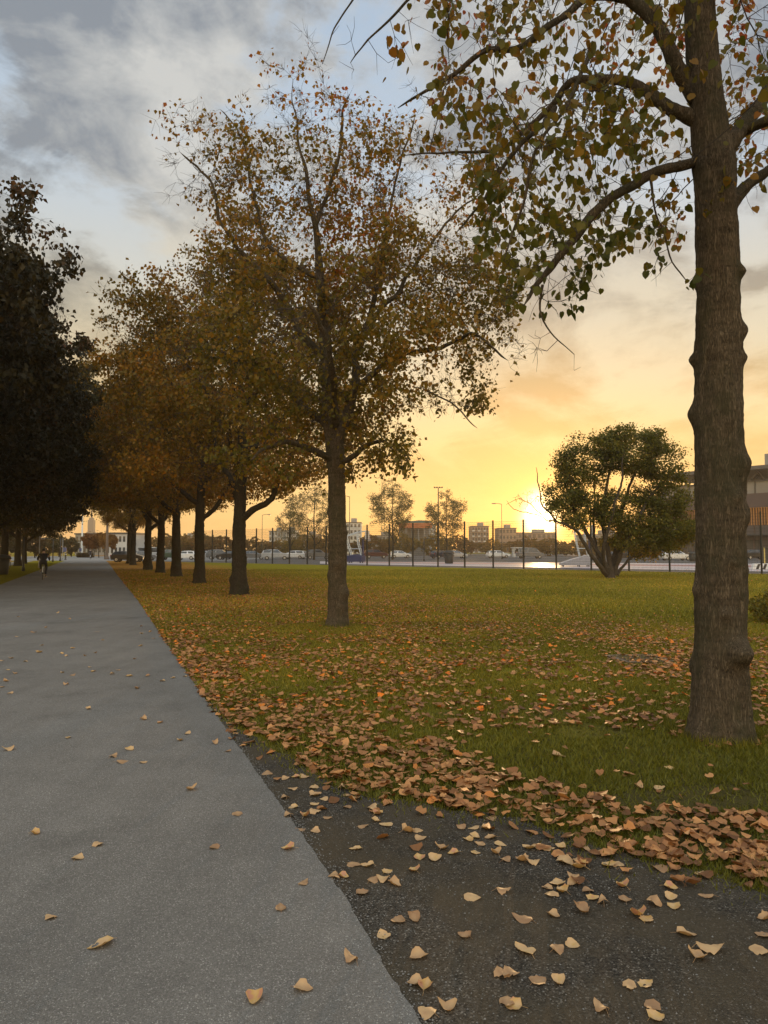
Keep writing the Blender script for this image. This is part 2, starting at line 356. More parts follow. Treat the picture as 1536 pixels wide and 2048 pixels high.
def groundmat_asphalt(name, dark, light, agg, sc_=150, var=0.2, bump=0.5, gravel=False):
    m, t, out = newmat(name)
    tcn = N(t, 'ShaderNodeTexCoord'); P = tcn.outputs['Object']
    def noise(sc_, det=6, r=0.6, st=None):
        n = N(t, 'ShaderNodeTexNoise'); n.inputs['Scale'].default_value = sc_; n.inputs['Detail'].default_value = det; n.inputs['Roughness'].default_value = r
        if st:
            mp = N(t, 'ShaderNodeMapping'); L(t, P, mp.inputs[0]); mp.inputs['Scale'].default_value = st; mp.inputs['Rotation'].default_value = (0, 0, -0.9 if gravel else -0.38)
            L(t, mp.outputs[0], n.inputs['Vector'])
        else: L(t, P, n.inputs['Vector'])
        return n.outputs['Fac']
    v = N(t, 'ShaderNodeTexVoronoi'); v.inputs['Scale'].default_value = sc_; L(t, P, v.inputs['Vector'])
    sv = N(t, 'ShaderNodeSeparateColor'); L(t, v.outputs['Color'], sv.inputs[0])
    big = noise(0.55, 4); mid = noise(3.0, 6); streak = noise(1.1, 5, 0.6, (4.0, 0.35, 1)); fine = noise(sc_ * 0.6, 4, 0.7)
    k = math_(t, 'ADD', math_(t, 'MULTIPLY', sv.outputs[0], 0.45), math_(t, 'MULTIPLY', fine, 0.55))
    c = mixc(t, ramp(t, k, [(0.3, 0.0), (0.7, 1.0)]), dark, light)
    c = mixc(t, ramp(t, sv.outputs[1], [(0.90, 0.0), (0.97, 1.0)]), c, agg)
    vc = N(t, 'ShaderNodeTexVoronoi', feature='DISTANCE_TO_EDGE'); vc.inputs['Scale'].default_value = 0.33
    dn = N(t, 'ShaderNodeTexNoise'); dn.inputs['Scale'].default_value = 2.2; dn.inputs['Detail'].default_value = 6; L(t, P, dn.inputs['Vector'])
    dm = N(t, 'ShaderNodeVectorMath', operation='MULTIPLY_ADD'); L(t, dn.outputs['Color'], dm.inputs[0]); dm.inputs[1].default_value = (.9, .9, 0); L(t, P, dm.inputs[2]); L(t, dm.outputs[0], vc.inputs['Vector'])
    crk = math_(t, 'MULTIPLY', ramp(t, vc.outputs['Distance'], [(0.0, 1.0), (0.0018, 0.0)]), ramp(t, big, [(0.52, 0.0), (0.60, 0.75)]))
    c = mixc(t, math_(t, 'MULTIPLY', crk, 0.0), c, (0.04, 0.038, 0.034))
    stain = ramp(t, noise(0.9, 7, 0.65), [(0.56, 0.0), (0.70, 0.35)])
    c = mixc(t, stain, c, (0.07, 0.066, 0.06))
    f = math_(t, 'ADD', math_(t, 'ADD', math_(t, 'MULTIPLY', big, 0.5), math_(t, 'MULTIPLY', mid, 0.25)), math_(t, 'MULTIPLY', streak, 0.25))
    c = mixc(t, 1.0, c, ramp(t, f, [(0.36, (1 - var, 1 - var, 1 - var)), (0.62, (1 + 0, 1 + 0, 1.0))]), 'MULTIPLY')
    if gravel:
        dirt = ramp(t, noise(1.7, 6), [(0.42, 0.0), (0.58, 1.0)])
        c = mixc(t, math_(t, 'MULTIPLY', dirt, 0.7), c, (0.085, 0.066, 0.042))
    b = N(t, 'ShaderNodeBsdfPrincipled'); L(t, c, b.inputs['Base Color']); b.inputs['Roughness'].default_value = 0.95; b.inputs['Specular IOR Level'].default_value = 0.12
    bn = N(t, 'ShaderNodeBump'); bn.inputs['Strength'].default_value = bump; bn.inputs['Distance'].default_value = 0.006
    L(t, math_(t, 'ADD', fine, math_(t, 'MULTIPLY', v.outputs['Distance'], -1.2)), bn.inputs['Height']); L(t, bn.outputs[0], b.inputs['Normal'])
    L(t, b.outputs[0], out.inputs[0]); return m
M['lawn'] = groundmat_lawn()
M['asphalt'] = groundmat_asphalt('path_asphalt', (0.146, 0.136, 0.122), (0.230, 0.215, 0.194), (0.40, 0.375, 0.34), 230, 0.30, 0.6)
M['gravel'] = groundmat_asphalt('dark_gravel', (0.038, 0.032, 0.025), (0.120, 0.103, 0.082), (0.28, 0.25, 0.21), 150, 0.55, 1.0, True)
M['carpark'] = groundmat_asphalt('car_park_asphalt', (0.09, 0.085, 0.08), (0.14, 0.13, 0.12), (0.2, 0.2, 0.2), 20, 0.3)
M['court'] = mat('court_surface', (0.42, 0.36, 0.37), 0.45, 0.06, 0.5)
M['court_red'] = mat('court_red_surface', (0.35, 0.16, 0.14), 0.5, 0.08, 0.5)
M['plaza'] = groundmat_asphalt('pale_plaza', (0.20, 0.19, 0.18), (0.28, 0.27, 0.25), (0.3, 0.3, 0.3), 20, 0.2)

def sheet(name, pts, z, m, label=None):
    me = bpy.data.meshes.new(name); me.from_pydata([(p[0], p[1], z) for p in pts], [], [tuple(range(len(pts)))]); me.update()
    if me.polygons[0].normal.z < 0: me.flip_normals()
    me.materials.append(m); o = bpy.data.objects.new(name, me); col.objects.link(o); o['kind'] = 'structure'
    return o
sheet('lawn', [(-3000, -60), (3000, -60), (3000, 3500), (-3000, 3500)], 0, M['lawn'])
# path edge, from the photograph's ground line
edge_px = [(840, 2048), (765, 1930), (690, 1800), (595, 1660), (480, 1500), (410, 1400), (330, 1283), (275, 1200), (238, 1155), (217, 1126)]
edge = [ground(*p) for p in edge_px]
d0 = (edge[0] - edge[3]).normalized(); edge = [edge[0] + d0 * 9, edge[0] + d0 * 3] + edge
def jag(pl, step, amp, seed):
    r = random.Random(seed); out = []
    for a, b in zip(pl[:-1], pl[1:]):
        n = max(1, int((b - a).length / step)); dv = (b - a); nr = Vector((-dv.y, dv.x, 0)).normalized()
        for i in range(n): out.append(a + dv * (i / n) + nr * r.uniform(-amp, amp))
    out.append(pl[-1]); return out
redge = jag(edge, 0.04, 0.006, 3)
def uedge(Y):  # X of right path edge at depth Y
    for a, b in zip(edge[:-1], edge[1:]):
        if a.y <= Y <= b.y: return a.x + (b.x - a.x) * (Y - a.y) / (b.y - a.y)
    return edge[-1].x - 0.4 * (Y - edge[-1].y) if Y > edge[-1].y else edge[0].x
LW = -4.15
ledge = [Vector((LW - 0.4 * y - 0.1, y, 0)) for y in (110, 85, 60, 45, 31, 15, 0, -8)]
far_r = Vector((edge[-1].x - 0.4 * (112 - edge[-1].y), 112, 0))
sheet('path', [(p.x, p.y) for p in redge] + [(far_r.x, far_r.y)] + [(p.x, p.y) for p in ledge], 0.012, M['asphalt'])
# dark gravel beside the path
gb_px = [(412, 1400), (450, 1440), (520, 1478), (600, 1530), (700, 1585), (800, 1605), (900, 1622), (1050, 1640), (1200, 1705), (1300, 1722), (1420, 1745), (1536, 1785)]
gb = [ground(*p) for p in gb_px]; dv = (gb[-1] - gb[-4]).normalized(); gb.append(gb[-1] + dv * 12)
gbj = jag(gb, 0.12, 0.05, 5)
under = [Vector((p.x - 0.25, p.y, 0)) for p in edge[::-1] if p.y < gb[0].y - 0.3]
sheet('gravel_ground', [(p.x, p.y) for p in gbj] + [(16, -6), (under[-1].x, -6)] + [(p.x, p.y) for p in under[::-1]], 0.006, M['gravel'])
# far surfaces
FL = lambda X: 73.2 - 0.936 * X      # fence line
sheet('gravel_apron', [(-60, FL(-60) - 1.2), (60, FL(60) - 1.2 + 0.01), (60, FL(60) + 8), (-60, FL(-60) + 8)], 0.004, M['carpark'])
sheet('car_park', [(-60, FL(-60) + 3), (60, FL(60) + 3), (190, FL(60) + 60), (190, 300), (-70, 300)], 0.008, M['carpark'])
cA, cB, cC, cD = ground(640, 1127.5), ground(640, 1123.0), ground(1750, 1129), ground(1750, 1147)
sheet('sports_court', [(cA.x, cA.y), (cB.x, cB.y), (cC.x, cC.y), (cD.x, cD.y)], 0.016, M['court'])
e1, e2, e3, e4 = ground(727, 1125.6), ground(727, 1124.2), ground(1750, 1133.5), ground(1750, 1137.5)
sheet('court_lane', [(e1.x, e1.y), (e2.x, e2.y), (e3.x, e3.y), (e4.x, e4.y)], 0.021, M['court_red'])
sheet('plaza', [(-62, 108), (-20, 108), (-22, 116), (-20, 170), (-90, 190), (-80, 118)], 0.018, M['plaza'])
sheet('side_path', [(-8.6 - 0.4 * 20, 20), (-10.6 - 0.4 * 20, 20), (-10.6 - 0.4 * 105, 105), (-8.6 - 0.4 * 105, 105)], 0.010, M['plaza'])

# ------------------------------------------------------------------ leaves
LEAF8 = (np.array([(0, 0, 0), (0, 1, 0), (-.24, -.06, 0), (-.47, .22, 0), (-.36, .60, 0), (.24, -.06, 0), (.47, .22, 0), (.36, .60, 0)], float),
         [(0, 1, 4, 3, 2), (1, 0, 5, 6, 7)])
LEAF4 = (np.array([(0, 0, 0), (0, 1, 0), (-.44, .36, 0), (.44, .36, 0)], float), [(0, 1, 2), (1, 0, 3)])
def leaf_cloud(name, c, size, up, nor, vattr, mat_, parent=None, tmpl=LEAF4, fold=0.25, curl=0.0):
    V, Fc = tmpl; n = len(c); k = len(V)
    T = V.copy(); T[:, 2] = np.abs(T[:, 0]) * fold
    T = np.repeat(T[None], n, 0)
    if curl:
        cu = rng.uniform(-.3, 1, (n, 1)) * curl; cu2 = rng.uniform(-curl, curl, (n, 1)); ym = (V[:, 1].max() + V[:, 1].min()) / 2
        T[:, :, 2] += cu * (T[:, :, 1] - ym) ** 2 * 1.2 + cu2 * T[:, :, 0] * (T[:, :, 1] - ym) * .8
    up = up / np.linalg.norm(up, axis=1, keepdims=True)
    x = np.cross(up, nor); x /= np.linalg.norm(x, axis=1, keepdims=True) + 1e-9
    z = np.cross(x, up)
    P = c[:, None] + size[:, None, None] * (T[:, :, 0:1] * x[:, None] + T[:, :, 1:2] * up[:, None] + T[:, :, 2:3] * z[:, None])
    fl = np.concatenate([np.array(f) for f in Fc]); cnt = np.array([len(f) for f in Fc])
    loops = (np.arange(n)[:, None] * k + fl[None]).ravel(); counts = np.tile(cnt, n)
    return np_mesh(name, P.reshape(-1, 3), loops, counts, mat_, parent, attr={'v': np.repeat(vattr, k)})
def rand_dirs(n, zb=0.0, zs=1.0):
    d = rng.normal(size=(n, 3)); d[:, 2] = d[:, 2] * zs + zb; d /= np.linalg.norm(d, axis=1, keepdims=True) + 1e-9; return d

# ------------------------------------------------------------------ tree growing
def colonize(P, par, A, step, di, dk, iters, grav=0.0, bias=(0, 0, 0.0)):
    """space colonisation: grow nodes P (list of xyz) with parents par towards attractors A"""
    P = [np.array(p, float) for p in P]; par = list(par)
    A = np.array(A, float); nA = len(A)
    arr = np.array(P)
    best = np.full(nA, 1e9); bi = np.zeros(nA, int)
    for i0 in range(0, len(arr), 200):
        d = np.linalg.norm(A[:, None] - arr[None, i0:i0 + 200], axis=2); j = d.argmin(1); dd = d[np.arange(nA), j]
        m = dd < best; best[m] = dd[m]; bi[m] = j[m] + i0
    alive = best > dk; seen = set(); bias = np.array(bias)
    for it in range(iters):
        m = alive & (best < di)
        if not m.any(): break
        idx = bi[m]; vec = A[m] - np.array(P)[idx]; vec /= np.linalg.norm(vec, axis=1, keepdims=True) + 1e-9
        un, inv = np.unique(idx, return_inverse=True)
        S = np.zeros((len(un), 3)); np.add.at(S, inv, vec)
        S += rng.normal(scale=0.12, size=S.shape) + bias
        S /= np.linalg.norm(S, axis=1, keepdims=True) + 1e-9
        new = []
        for k, u in enumerate(un):
            q = P[u] + S[k] * step; key = tuple(np.round(q / (step * 0.35)).astype(int))
            if key in seen: continue
            seen.add(key); new.append((q, int(u)))
        if not new: break
        b0 = len(P)
        for q, u in new: P.append(q); par.append(u)
        Q = np.array([q for q, _ in new])
        for i0 in range(0, len(Q), 200):
            d = np.linalg.norm(A[:, None] - Q[None, i0:i0 + 200], axis=2); j = d.argmin(1); dd = d[np.arange(nA), j]
            mm = dd < best; best[mm] = dd[mm]; bi[mm] = j[mm] + b0 + i0
        alive &= best > dk
    return np.array(P), par
def resample(pts, rad, step):
    op, orr = [Vector(pts[0])], [rad[0]]
    n = len(pts)
    for i in range(n - 1):
        a, b = Vector(pts[i]), Vector(pts[i + 1]); p0 = Vector(pts[i - 1]) if i > 0 else a - (b - a); p3 = Vector(pts[i + 2]) if i + 2 < n else b + (b - a)
        m = max(1, int(round((b - a).length / step)))
        for k in range(1, m + 1):
            t = k / m; t2, t3 = t * t, t * t * t
            q = 0.5 * ((2 * a) + (b - p0) * t + (2 * p0 - 5 * a + 4 * b - p3) * t2 + (3 * a - p0 - 3 * b + p3) * t3)
            op.append(q); orr.append(rad[i] + (rad[i + 1] - rad[i]) * t)
    return op, orr
def vnoise(p, s):  # cheap smooth pseudo noise on arrays
    p = p * s
    return (np.sin(p[:, 0] * 1.7 + np.sin(p[:, 1] * 1.3 + 1.1) * 1.5) + np.sin(p[:, 1] * 1.9 + np.sin(p[:, 2] * 1.5 + 4.0) * 1.6) + np.sin(p[:, 2] * 2.1 + np.sin(p[:, 0] * 1.1 + 2.2) * 1.4)) / 3
def ell_attr(n, c, r, clump=0.0, shell=0.5, scale=1.2, zmin=None, holes=-9):
    out = []
    while len(out) < n:
        d = rng.normal(size=(n, 3)); d /= np.linalg.norm(d, axis=1, keepdims=True)
        q = rng.uniform(0, 1, n) ** (1 / 3) * (1 - shell) + rng.uniform(0.65, 1, n) * shell
        p = d * q[:, None] * (1 + clump * vnoise(d, 3.0)[:, None] * 1.4) * np.array(r) + np.array(c)
        keep = vnoise(p, scale) > holes
        if zmin is not None: keep &= p[:, 2] > zmin
        out += list(p[keep])
    return np.array(out[:n])
def trunk_mesh(name, pts, rad, m, parent, nside=28, flare=0.35, burls=(), rough=0.03, seed=0, flare_h=0.5, step=0.05):
    pts, rad = resample(pts, rad, step)
    rings = np.array(sweep_rings(pts, rad, nside)).reshape(len(pts), nside, 3)
    C = np.array([tuple(p) for p in pts]); rad = np.array(rad)
    dirv = rings - C[:, None]; dn = dirv / (np.linalg.norm(dirv, axis=2, keepdims=True) + 1e-9)
    z = C[:, 2] - C[0, 2]; ang = np.arctan2(dn[:, :, 1], dn[:, :, 0])
    k = np.ones((len(pts), nside))
    root = flare * np.exp(-z / (flare_h * 0.45))[:, None]
    k += root * (0.55 + 0.6 * np.cos(ang * 5 + seed) ** 2 + 0.3 * np.cos(ang * 3 + 2 * seed))
    for (bz, ba, br, bh) in burls:   # height, angle, size, amount(m)
        da = (ang - ba + np.pi) % (2 * np.pi) - np.pi
        k += (bh / rad[:, None]) * np.exp(-((z[:, None] - bz) / br) ** 2 - (da * rad[:, None] / br) ** 2)
    ph = seed * 1.7
    k += rough * (np.sin(ang * 9 + z[:, None] * 2.1 + ph + np.sin(z[:, None] * 5)) * 0.5 + np.sin(ang * 4 + z[:, None] * 6.3 + ph) * 0.8 + np.sin(ang * 15 + np.sin(z[:, None] * 9) * 2) * 0.4)
    fp3 = (C[:, None] + dirv).reshape(-1, 3)
    k += rough * (vnoise(fp3, 9.0) * .9 + vnoise(fp3 + 3, 23.0) * .6 + vnoise(fp3 + 7, 4.0) * .8).reshape(k.shape)
    k += rng.normal(scale=rough * 0.25, size=k.shape)
    V = (C[:, None] + dirv * k[:, :, None]).reshape(-1, 3)
    i = np.arange(len(pts) - 1)[:, None] * nside; j = np.arange(nside)[None]; j2 = (j + 1) % nside
    q = np.stack([i + j, i + j2, i + nside + j2, i + nside + j], axis=-1).reshape(-1, 4)
    return np_mesh(name, V, q.ravel(), np.full(len(q), 4), m, parent, smooth=True)

def make_tree(root, trunk, limbs, A, step=0.25, di=1.4, dk=0.4, iters=120, tip=0.0045, expo=2.3, bark='bark', leafm='leaf_mid',
              nleaf=20000, leaf=0.075, spread=0.16, leaf_w=None, sprig=0.22, nsprig=4000, tmpl=LEAF4, burls=(), flare=0.35, vfun=None, seed=0,
              tn=20, bias=(0, 0, 0.0), droop=0.6, rleaf=0.014, names=('trunk', 'limb', 'twigs', 'crown'), rough=0.03, sprig_r=0.0025, trunk_step=0.08, wig=0.10):
    """trunk=(pts,rad) limbs=[(pts,rad)] in coordinates local to root"""
    P, par, hr = [], [], []
    wl = []
    for li_, (lp, lr) in enumerate(limbs):
        q, r = resample(lp, lr, step * 0.8); off = Vector((0, 0, 0)); vel = Vector((0, 0, 0)); rs_ = random.Random(seed * 100 + li_)
        for i in range(1, len(q)):
            vel = vel * 0.72 + Vector((rs_.gauss(0, 1), rs_.gauss(0, 1), rs_.gauss(0, 1))) * wig * step; off = off * 0.93 + vel; q[i] = q[i] + off
        r[-1] = min(r[-1], tip)
        wl.append(([tuple(p) for p in q], r))
    limbs = wl
    def addline(pts, rad, link):
        q, r = resample(pts, rad, step)
        start = 0
        if link:
            d = [(Vector(p) - q[0]).length for p in P]; prev = int(np.argmin(d)); start = 1
        else: prev = -1
        for a, b in list(zip(q, r))[start:]:
            P.append(tuple(a)); par.append(prev); hr.append(b); prev = len(P) - 1
    addline(*trunk, False)
    for l in limbs: addline(*l, True)
    nh = len(P)
    # seeds only above the clear stem
    PP, par = colonize(P, par, A, step, di, dk, iters, bias=bias)
    n = len(PP); acc = np.zeros(n); ch = [[] for _ in range(n)]
    for i in range(n):
        if par[i] >= 0: ch[par[i]].append(i)
    rr = np.zeros(n)
    for i in range(n - 1, -1, -1):
        if i < nh:
            rr[i] = hr[i]; continue
        s = acc[i] if ch[i] else tip ** expo
        rr[i] = s ** (1 / expo)
        p = par[i]
        if p >= nh: acc[p] += s
    # limit children of hand limbs
    for i in range(nh, n):
        if par[i] < nh: rr[i] = min(rr[i], hr[par[i]] * 0.75)
        else: rr[i] = min(rr[i], rr[par[i]])
    trunk_mesh(names[0], trunk[0], trunk[1], M[bark], root, tn, flare, [(a_, b_, c_ * .8, d_) for a_, b_, c_, d_ in burls], rough, seed, step=trunk_step)
    for l in limbs:
        q, r = resample(l[0], l[1], step * 0.4)
        mb = MB(); r = [x * random.uniform(0.93, 1.08) for x in r]; mb.tube(q, r, 8 if l[1][0] < 0.06 else 12)
        mb.build(names[1], M[bark], root, smooth=True)
    # twig chains
    mb = MB(); done = set()
    heads = [i for i in range(nh, n) if par[i] < nh]
    stack = list(heads)
    while stack:
        h = stack.pop(); p = par[h]
        chain = [Vector(PP[p]), Vector(PP[h])]; rad = [rr[h], rr[h]]; cur = h
        while ch[cur]:
            c = max(ch[cur], key=lambda k: rr[k])
            for o in ch[cur]:
                if o != c: stack.append(o)
            chain.append(Vector(PP[c])); rad.append(rr[c]); cur = c
        rad[-1] *= 0.5
        ns = 3 if rad[0] < 0.012 else (5 if rad[0] < 0.035 else 8)
        mb.tube(chain, rad, ns, cap=False)
    tips = np.array([i for i in range(nh, n) if rr[i] < rleaf])
    if len(tips) == 0: tips = np.arange(nh, n)
    # sprigs
    T = PP[tips]; w = np.ones(len(tips)) if leaf_w is None else np.clip(leaf_w(T), 0, None)
    si = rng.integers(0, len(tips), nsprig)
    pdir = PP[tips[si]] - PP[np.array(par)[tips[si]]]; pdir /= np.linalg.norm(pdir, axis=1, keepdims=True) + 1e-9
    sd = pdir * 0.7 + rand_dirs(nsprig) * 0.9; sd[:, 2] -= 0.15; sd /= np.linalg.norm(sd, axis=1, keepdims=True)
    ln = rng.uniform(0.4, 1.2, nsprig) * sprig
    S0 = T[si]; S1 = S0 + sd * ln[:, None]; mid = (S0 + S1) / 2 + rng.normal(scale=sprig * 0.07, size=S0.shape)
    # sprig meshes: triangular prisms of three rings
    u = np.cross(sd, rand_dirs(nsprig)); u /= np.linalg.norm(u, axis=1, keepdims=True) + 1e-9; wv = np.cross(sd, u)
    ringsv = []
    for q, r_ in ((S0, sprig_r), (mid, sprig_r * 0.8), (S1, sprig_r * 0.5)):
        for k in range(3):
            a = 2 * math.pi * k / 3; ringsv.append(q + (u * math.cos(a) + wv * math.sin(a)) * r_)
    SV = np.stack(ringsv, 1).reshape(-1, 3)
    fq = np.array([(i * 3 + k, i * 3 + (k + 1) % 3, i * 3 + 3 + (k + 1) % 3, i * 3 + 3 + k) for i in range(2) for k in range(3)])
    base = np.arange(nsprig)[:, None, None] * 9 + fq[None]
    tv = np.array(mb.v, float) if mb.v else np.zeros((0, 3)); tl = [i for f in mb.f for i in f]; tcn_ = [len(f) for f in mb.f]
    V = np.concatenate([tv, SV]); loops = np.concatenate([np.array(tl, int), base.ravel() + len(tv)]); cnt = np.concatenate([np.array(tcn_, int), np.full(nsprig * 6, 4)])
    np_mesh(names[2], V, loops, cnt, M['twig'] if bark != 'shrub_bark' else M[bark], root, smooth=False)
    # leaves on sprigs and twigs
    pr = w[si] + 1e-6; pr /= pr.sum()
    li = rng.choice(nsprig, nleaf, p=pr); tt = rng.uniform(0.15, 1.05, nleaf)
    c = S0[li] + (S1[li] - S0[li]) * tt[:, None] + rng.normal(scale=spread, size=(nleaf, 3)) * np.array((1, 1, .8))
    up = rand_dirs(nleaf); up[:, 2] -= droop * 1.6
    sz = leaf * rng.uniform(0.6, 1.25, nleaf)
    v = rng.uniform(0, 1, nleaf) * 0.55 + 0.45 * (0.5 + 0.5 * vnoise(c, 0.9)) if vfun is None else vfun(c)
    leaf_cloud(names[3], c, sz, up, rand_dirs(nleaf), np.clip(v, 0, 1), M[leafm], root, tmpl, 0.3, 0.3 if tmpl is LEAF8 else 0)
    return PP, rr, par

# ------------------------------------------------------------------ the near tree at the right
ROW = 'linden trees in a row beside the path'
b1 = ground(1440, 1478)
Y1 = b1.y
def loc1(px, py, dY=0.0): return tuple(at(px, py, Y1 + dY) - b1)
def rpx(w, Y=Y1): return w / 2 * Y / F
t1 = tag(empty('linden_tree', b1), 'nearest tree at the right with thick knobbly trunk and golden green leaves', 'tree', ROW)
tr = [((0, 0, -0.05), rpx(104))] + [(loc1(x, y), rpx(w)) for x, y, w in ((1441, 1380, 103), (1441, 1300, 98), (1442, 1150, 95), (1440, 1000, 93), (1438, 850, 92), (1437, 700, 88), (1436, 560, 82), (1432, 430, 80), (1428, 330, 82), (1416, 230, 68), (1404, 100, 62), (1398, -20, 58), (1392, -300, 46), (1380, -650, 30), (1370, -1000, 14), (1368, -1200, 5))]
fa = math.atan2(-b1.y, -b1.x)   # direction to the camera
Rt, Lf = fa + R(88), fa - R(88)
burls = [(0.80, fa + R(40), 0.12, 0.125), (0.66, Lf, 0.10, 0.03), (2.84, Lf, 0.11, 0.06), (3.32, Lf, 0.07, 0.045), (4.02, Lf, 0.06, 0.045),
         (4.06, Rt, 0.07, 0.05), (3.54, Rt, 0.09, 0.05), (3.30, Rt, 0.07, 0.035), (2.38, Rt - 0.2, 0.12, 0.05), (1.95, Rt - .3, 0.12, 0.045), (1.55, fa + .4, 0.06, 0.03), (1.12, fa + .15, 0.05, 0.03), (2.1, fa + .7, 0.07, 0.035), (1.3, Lf + .3, 0.08, 0.03)]
limb_px = [
    [(1400, 322, 22, 0), (1300, 348, 21, -.1), (1220, 400, 19, -.25), (1155, 482, 17, -.35), (1105, 545, 12, -.45), (1075, 600, 4, -.5)],
    [(1405, 245, 34, 0), (1330, 222, 25, .1), (1265, 190, 22, .2), (1200, 170, 20, .3), (1140, 170, 17, .4), (1105, 215, 14, .45), (1060, 260, 11, .5), (1000, 310, 8, .6), (900, 318, 5, .8), (800, 322, 3, .9)],
    [(1395, 200, 36, 0), (1345, 130, 30, .0), (1300, 55, 28, .05), (1245, -5, 24, .1), (1170, -60, 20, .1), (1080, -120, 12, .1)],
    [(1250, -2, 18, .1), (1180, -10, 16, -.1), (1110, 30, 14, -.3), (1050, 85, 12, -.4), (975, 98, 11, -.5), (915, 140, 9, -.5), (860, 172, 6, -.5), (795, 208, 4, -.5)],
    [(1110, 215, 12, .45), (1070, 270, 11, .2), (1010, 330, 9, 0), (960, 400, 6, -.1), (900, 470, 4, -.1)],
    [(1448, 300, 36, 0), (1480, 270, 32, .1), (1515, 225, 28, .2), (1570, 150, 22, .3), (1640, 60, 14, .4)],
    [(1490, 262, 22, .1), (1530, 250, 20, .0), (1600, 220, 14, -.2), (1690, 150, 8, -.3)],
    [(1452, 432, 30, 0), (1490, 375, 24, .1), (1530, 338, 20, .2), (1600, 290, 15, .3), (1700, 260, 9, .4)],
    [(1300, 350, 7, -.1), (1308, 420, 4, -.1), (1318, 480, 3.5, -.1), (1330, 530, 3, -.1), (1368, 566, 2.5, -.1)],
    [(1180, 100, 9, -.1), (1150, 200, 7, -.6), (1060, 300, 6, -.8), (1040, 380, 5, -.8), (1020, 450, 3.5, -.8), (1000, 500, 2.5, -.8)],
    [(1085, 570, 6, -.5), (1078, 620, 4, -.5), (1100, 665, 3, -.5), (1148, 708, 1.5, -.5)],
    [(1140, -80, 10, .1), (960, -110, 9, -.2), (850, -40, 6, -.4), (800, 15, 5, -.5), (745, 75, 3.5, -.5), (712, 122, 2, -.5)],
    [(960, -110, 7, -.2), (780, -90, 5, -.2), (700, -10, 3.5, -.2), (672, 60, 2.5, -.2), (658, 105, 1.5, -.2)],
    [(1400, 20, 26, 0), (1450, -80, 22, -.2), (1530, -200, 16, -.5), (1640, -330, 10, -.7)],
    [(1395, -100, 24, 0), (1330, -230, 20, -.3), (1240, -380, 14, -.8), (1130, -500, 8, -1.2)],
    [(1395, -150, 22, 0), (1420, -280, 18, .5), (1480, -420, 12, 1.2)],
    [(1392, -60, 22, 0), (1380, -150, 18, -1.0), (1360, -230, 14, -1.9), (1330, -300, 8, -2.6)],
]
limbs = [([loc1(x, y, d) for x, y, w, d in l], [rpx(w) for x, y, w, d in l]) for l in limb_px]
A = []
for i, l in enumerate(limb_px):
    if i in (8, 10, 11, 12): continue
    q, _ = resample(*limbs[i], 0.1)
    sdv = 0.30
    for p in q[6:]:
        f = 3 if i != 4 else 4
        for k in range(f): A.append((p.x + random.gauss(0, sdv), p.y + random.gauss(0, sdv * 1.3), p.z + random.gauss(-0.02, sdv * .8)))
A = np.array(A)
e1_ = ell_attr(1900, (-0.25, 0.0, 6.6), (3.1, 3.2, 3.2), 0.12, 0.35, 0.9, 4.6, holes=-0.35)
e2_ = np.concatenate([ell_attr(260, (-1.35, -0.2, 4.9), (1.05, 0.8, 0.75), 0.1, 0.2), ell_attr(420, loc1(1120, 520, -.4), (.62, .5, .36), .2, .2), ell_attr(300, loc1(1055, 570, -.4), (.38, .4, .26), .2, .2), ell_attr(160, loc1(1250, 440, -.2), (.5, .4, .2), .2, .2)])
A = np.concatenate([A, e1_, e2_])
def keep1(A):
    px, py = project(A[:, 0] + b1.x, A[:, 1] + b1.y, A[:, 2])
    ok = ~((px > 1365) & (py > 345)) & ~((px > 1210) & (py > 505)) & (py < 640)
    ok &= ~((px < 830 + np.clip(py, 0, 700) * 0.28) & (py > -50))
    ok &= ~((px > 1100) & (px < 1380) & (py > 300) & (py < 375) & (rng.uniform(size=len(px)) < .8))
    return ok & (A[:, 1] + b1.y > 1.5)
A = A[keep1(A)]
dr = []
for i in (8, 10, 11, 12):
    q, _ = resample(*limbs[i], 0.1)
    for p in q[3:]:
        for k in range(2): dr.append((p.x + random.gauss(0, .10), p.y + random.gauss(0, .14), p.z + random.gauss(-.02, .09)))
A = np.concatenate([A, np.array(dr), ell_attr(16, loc1(1338, 556, -.1), (.16, .1, .05), 0, .2), ell_attr(10, loc1(1385, 400, -.2), (.05, .08, .08), 0, .2)])
def lw1(T):
    px, py = project(T[:, 0] + b1.x, T[:, 1] + b1.y, T[:, 2])
    return np.where((px < 775) | (py > 632), 0.0, 1.0)
def vt1(c):
    return np.clip(0.05 + 0.5 * rng.uniform(0, 1, len(c)) + 0.35 * (0.5 + 0.5 * vnoise(c, 1.3)) + 0.13 * (c[:, 2] - 4.9) + .10 * (c[:, 0] > .1), 0, 1)
make_tree(t1, ([p for p, r in tr], [r for p, r in tr]), limbs, A, step=0.12, di=0.9, dk=0.2, iters=90, tip=0.0030, expo=2.2, leafm='leaf_near', leaf_w=lw1, wig=.05, nleaf=9600,
          leaf=0.070, spread=0.045, sprig=0.2, nsprig=7000, tmpl=LEAF8, burls=burls, flare=0.36, seed=1, tn=72, trunk_step=0.022, vfun=vt1, droop=0.9, rleaf=0.006, rough=0.026,
          sprig_r=0.0022)

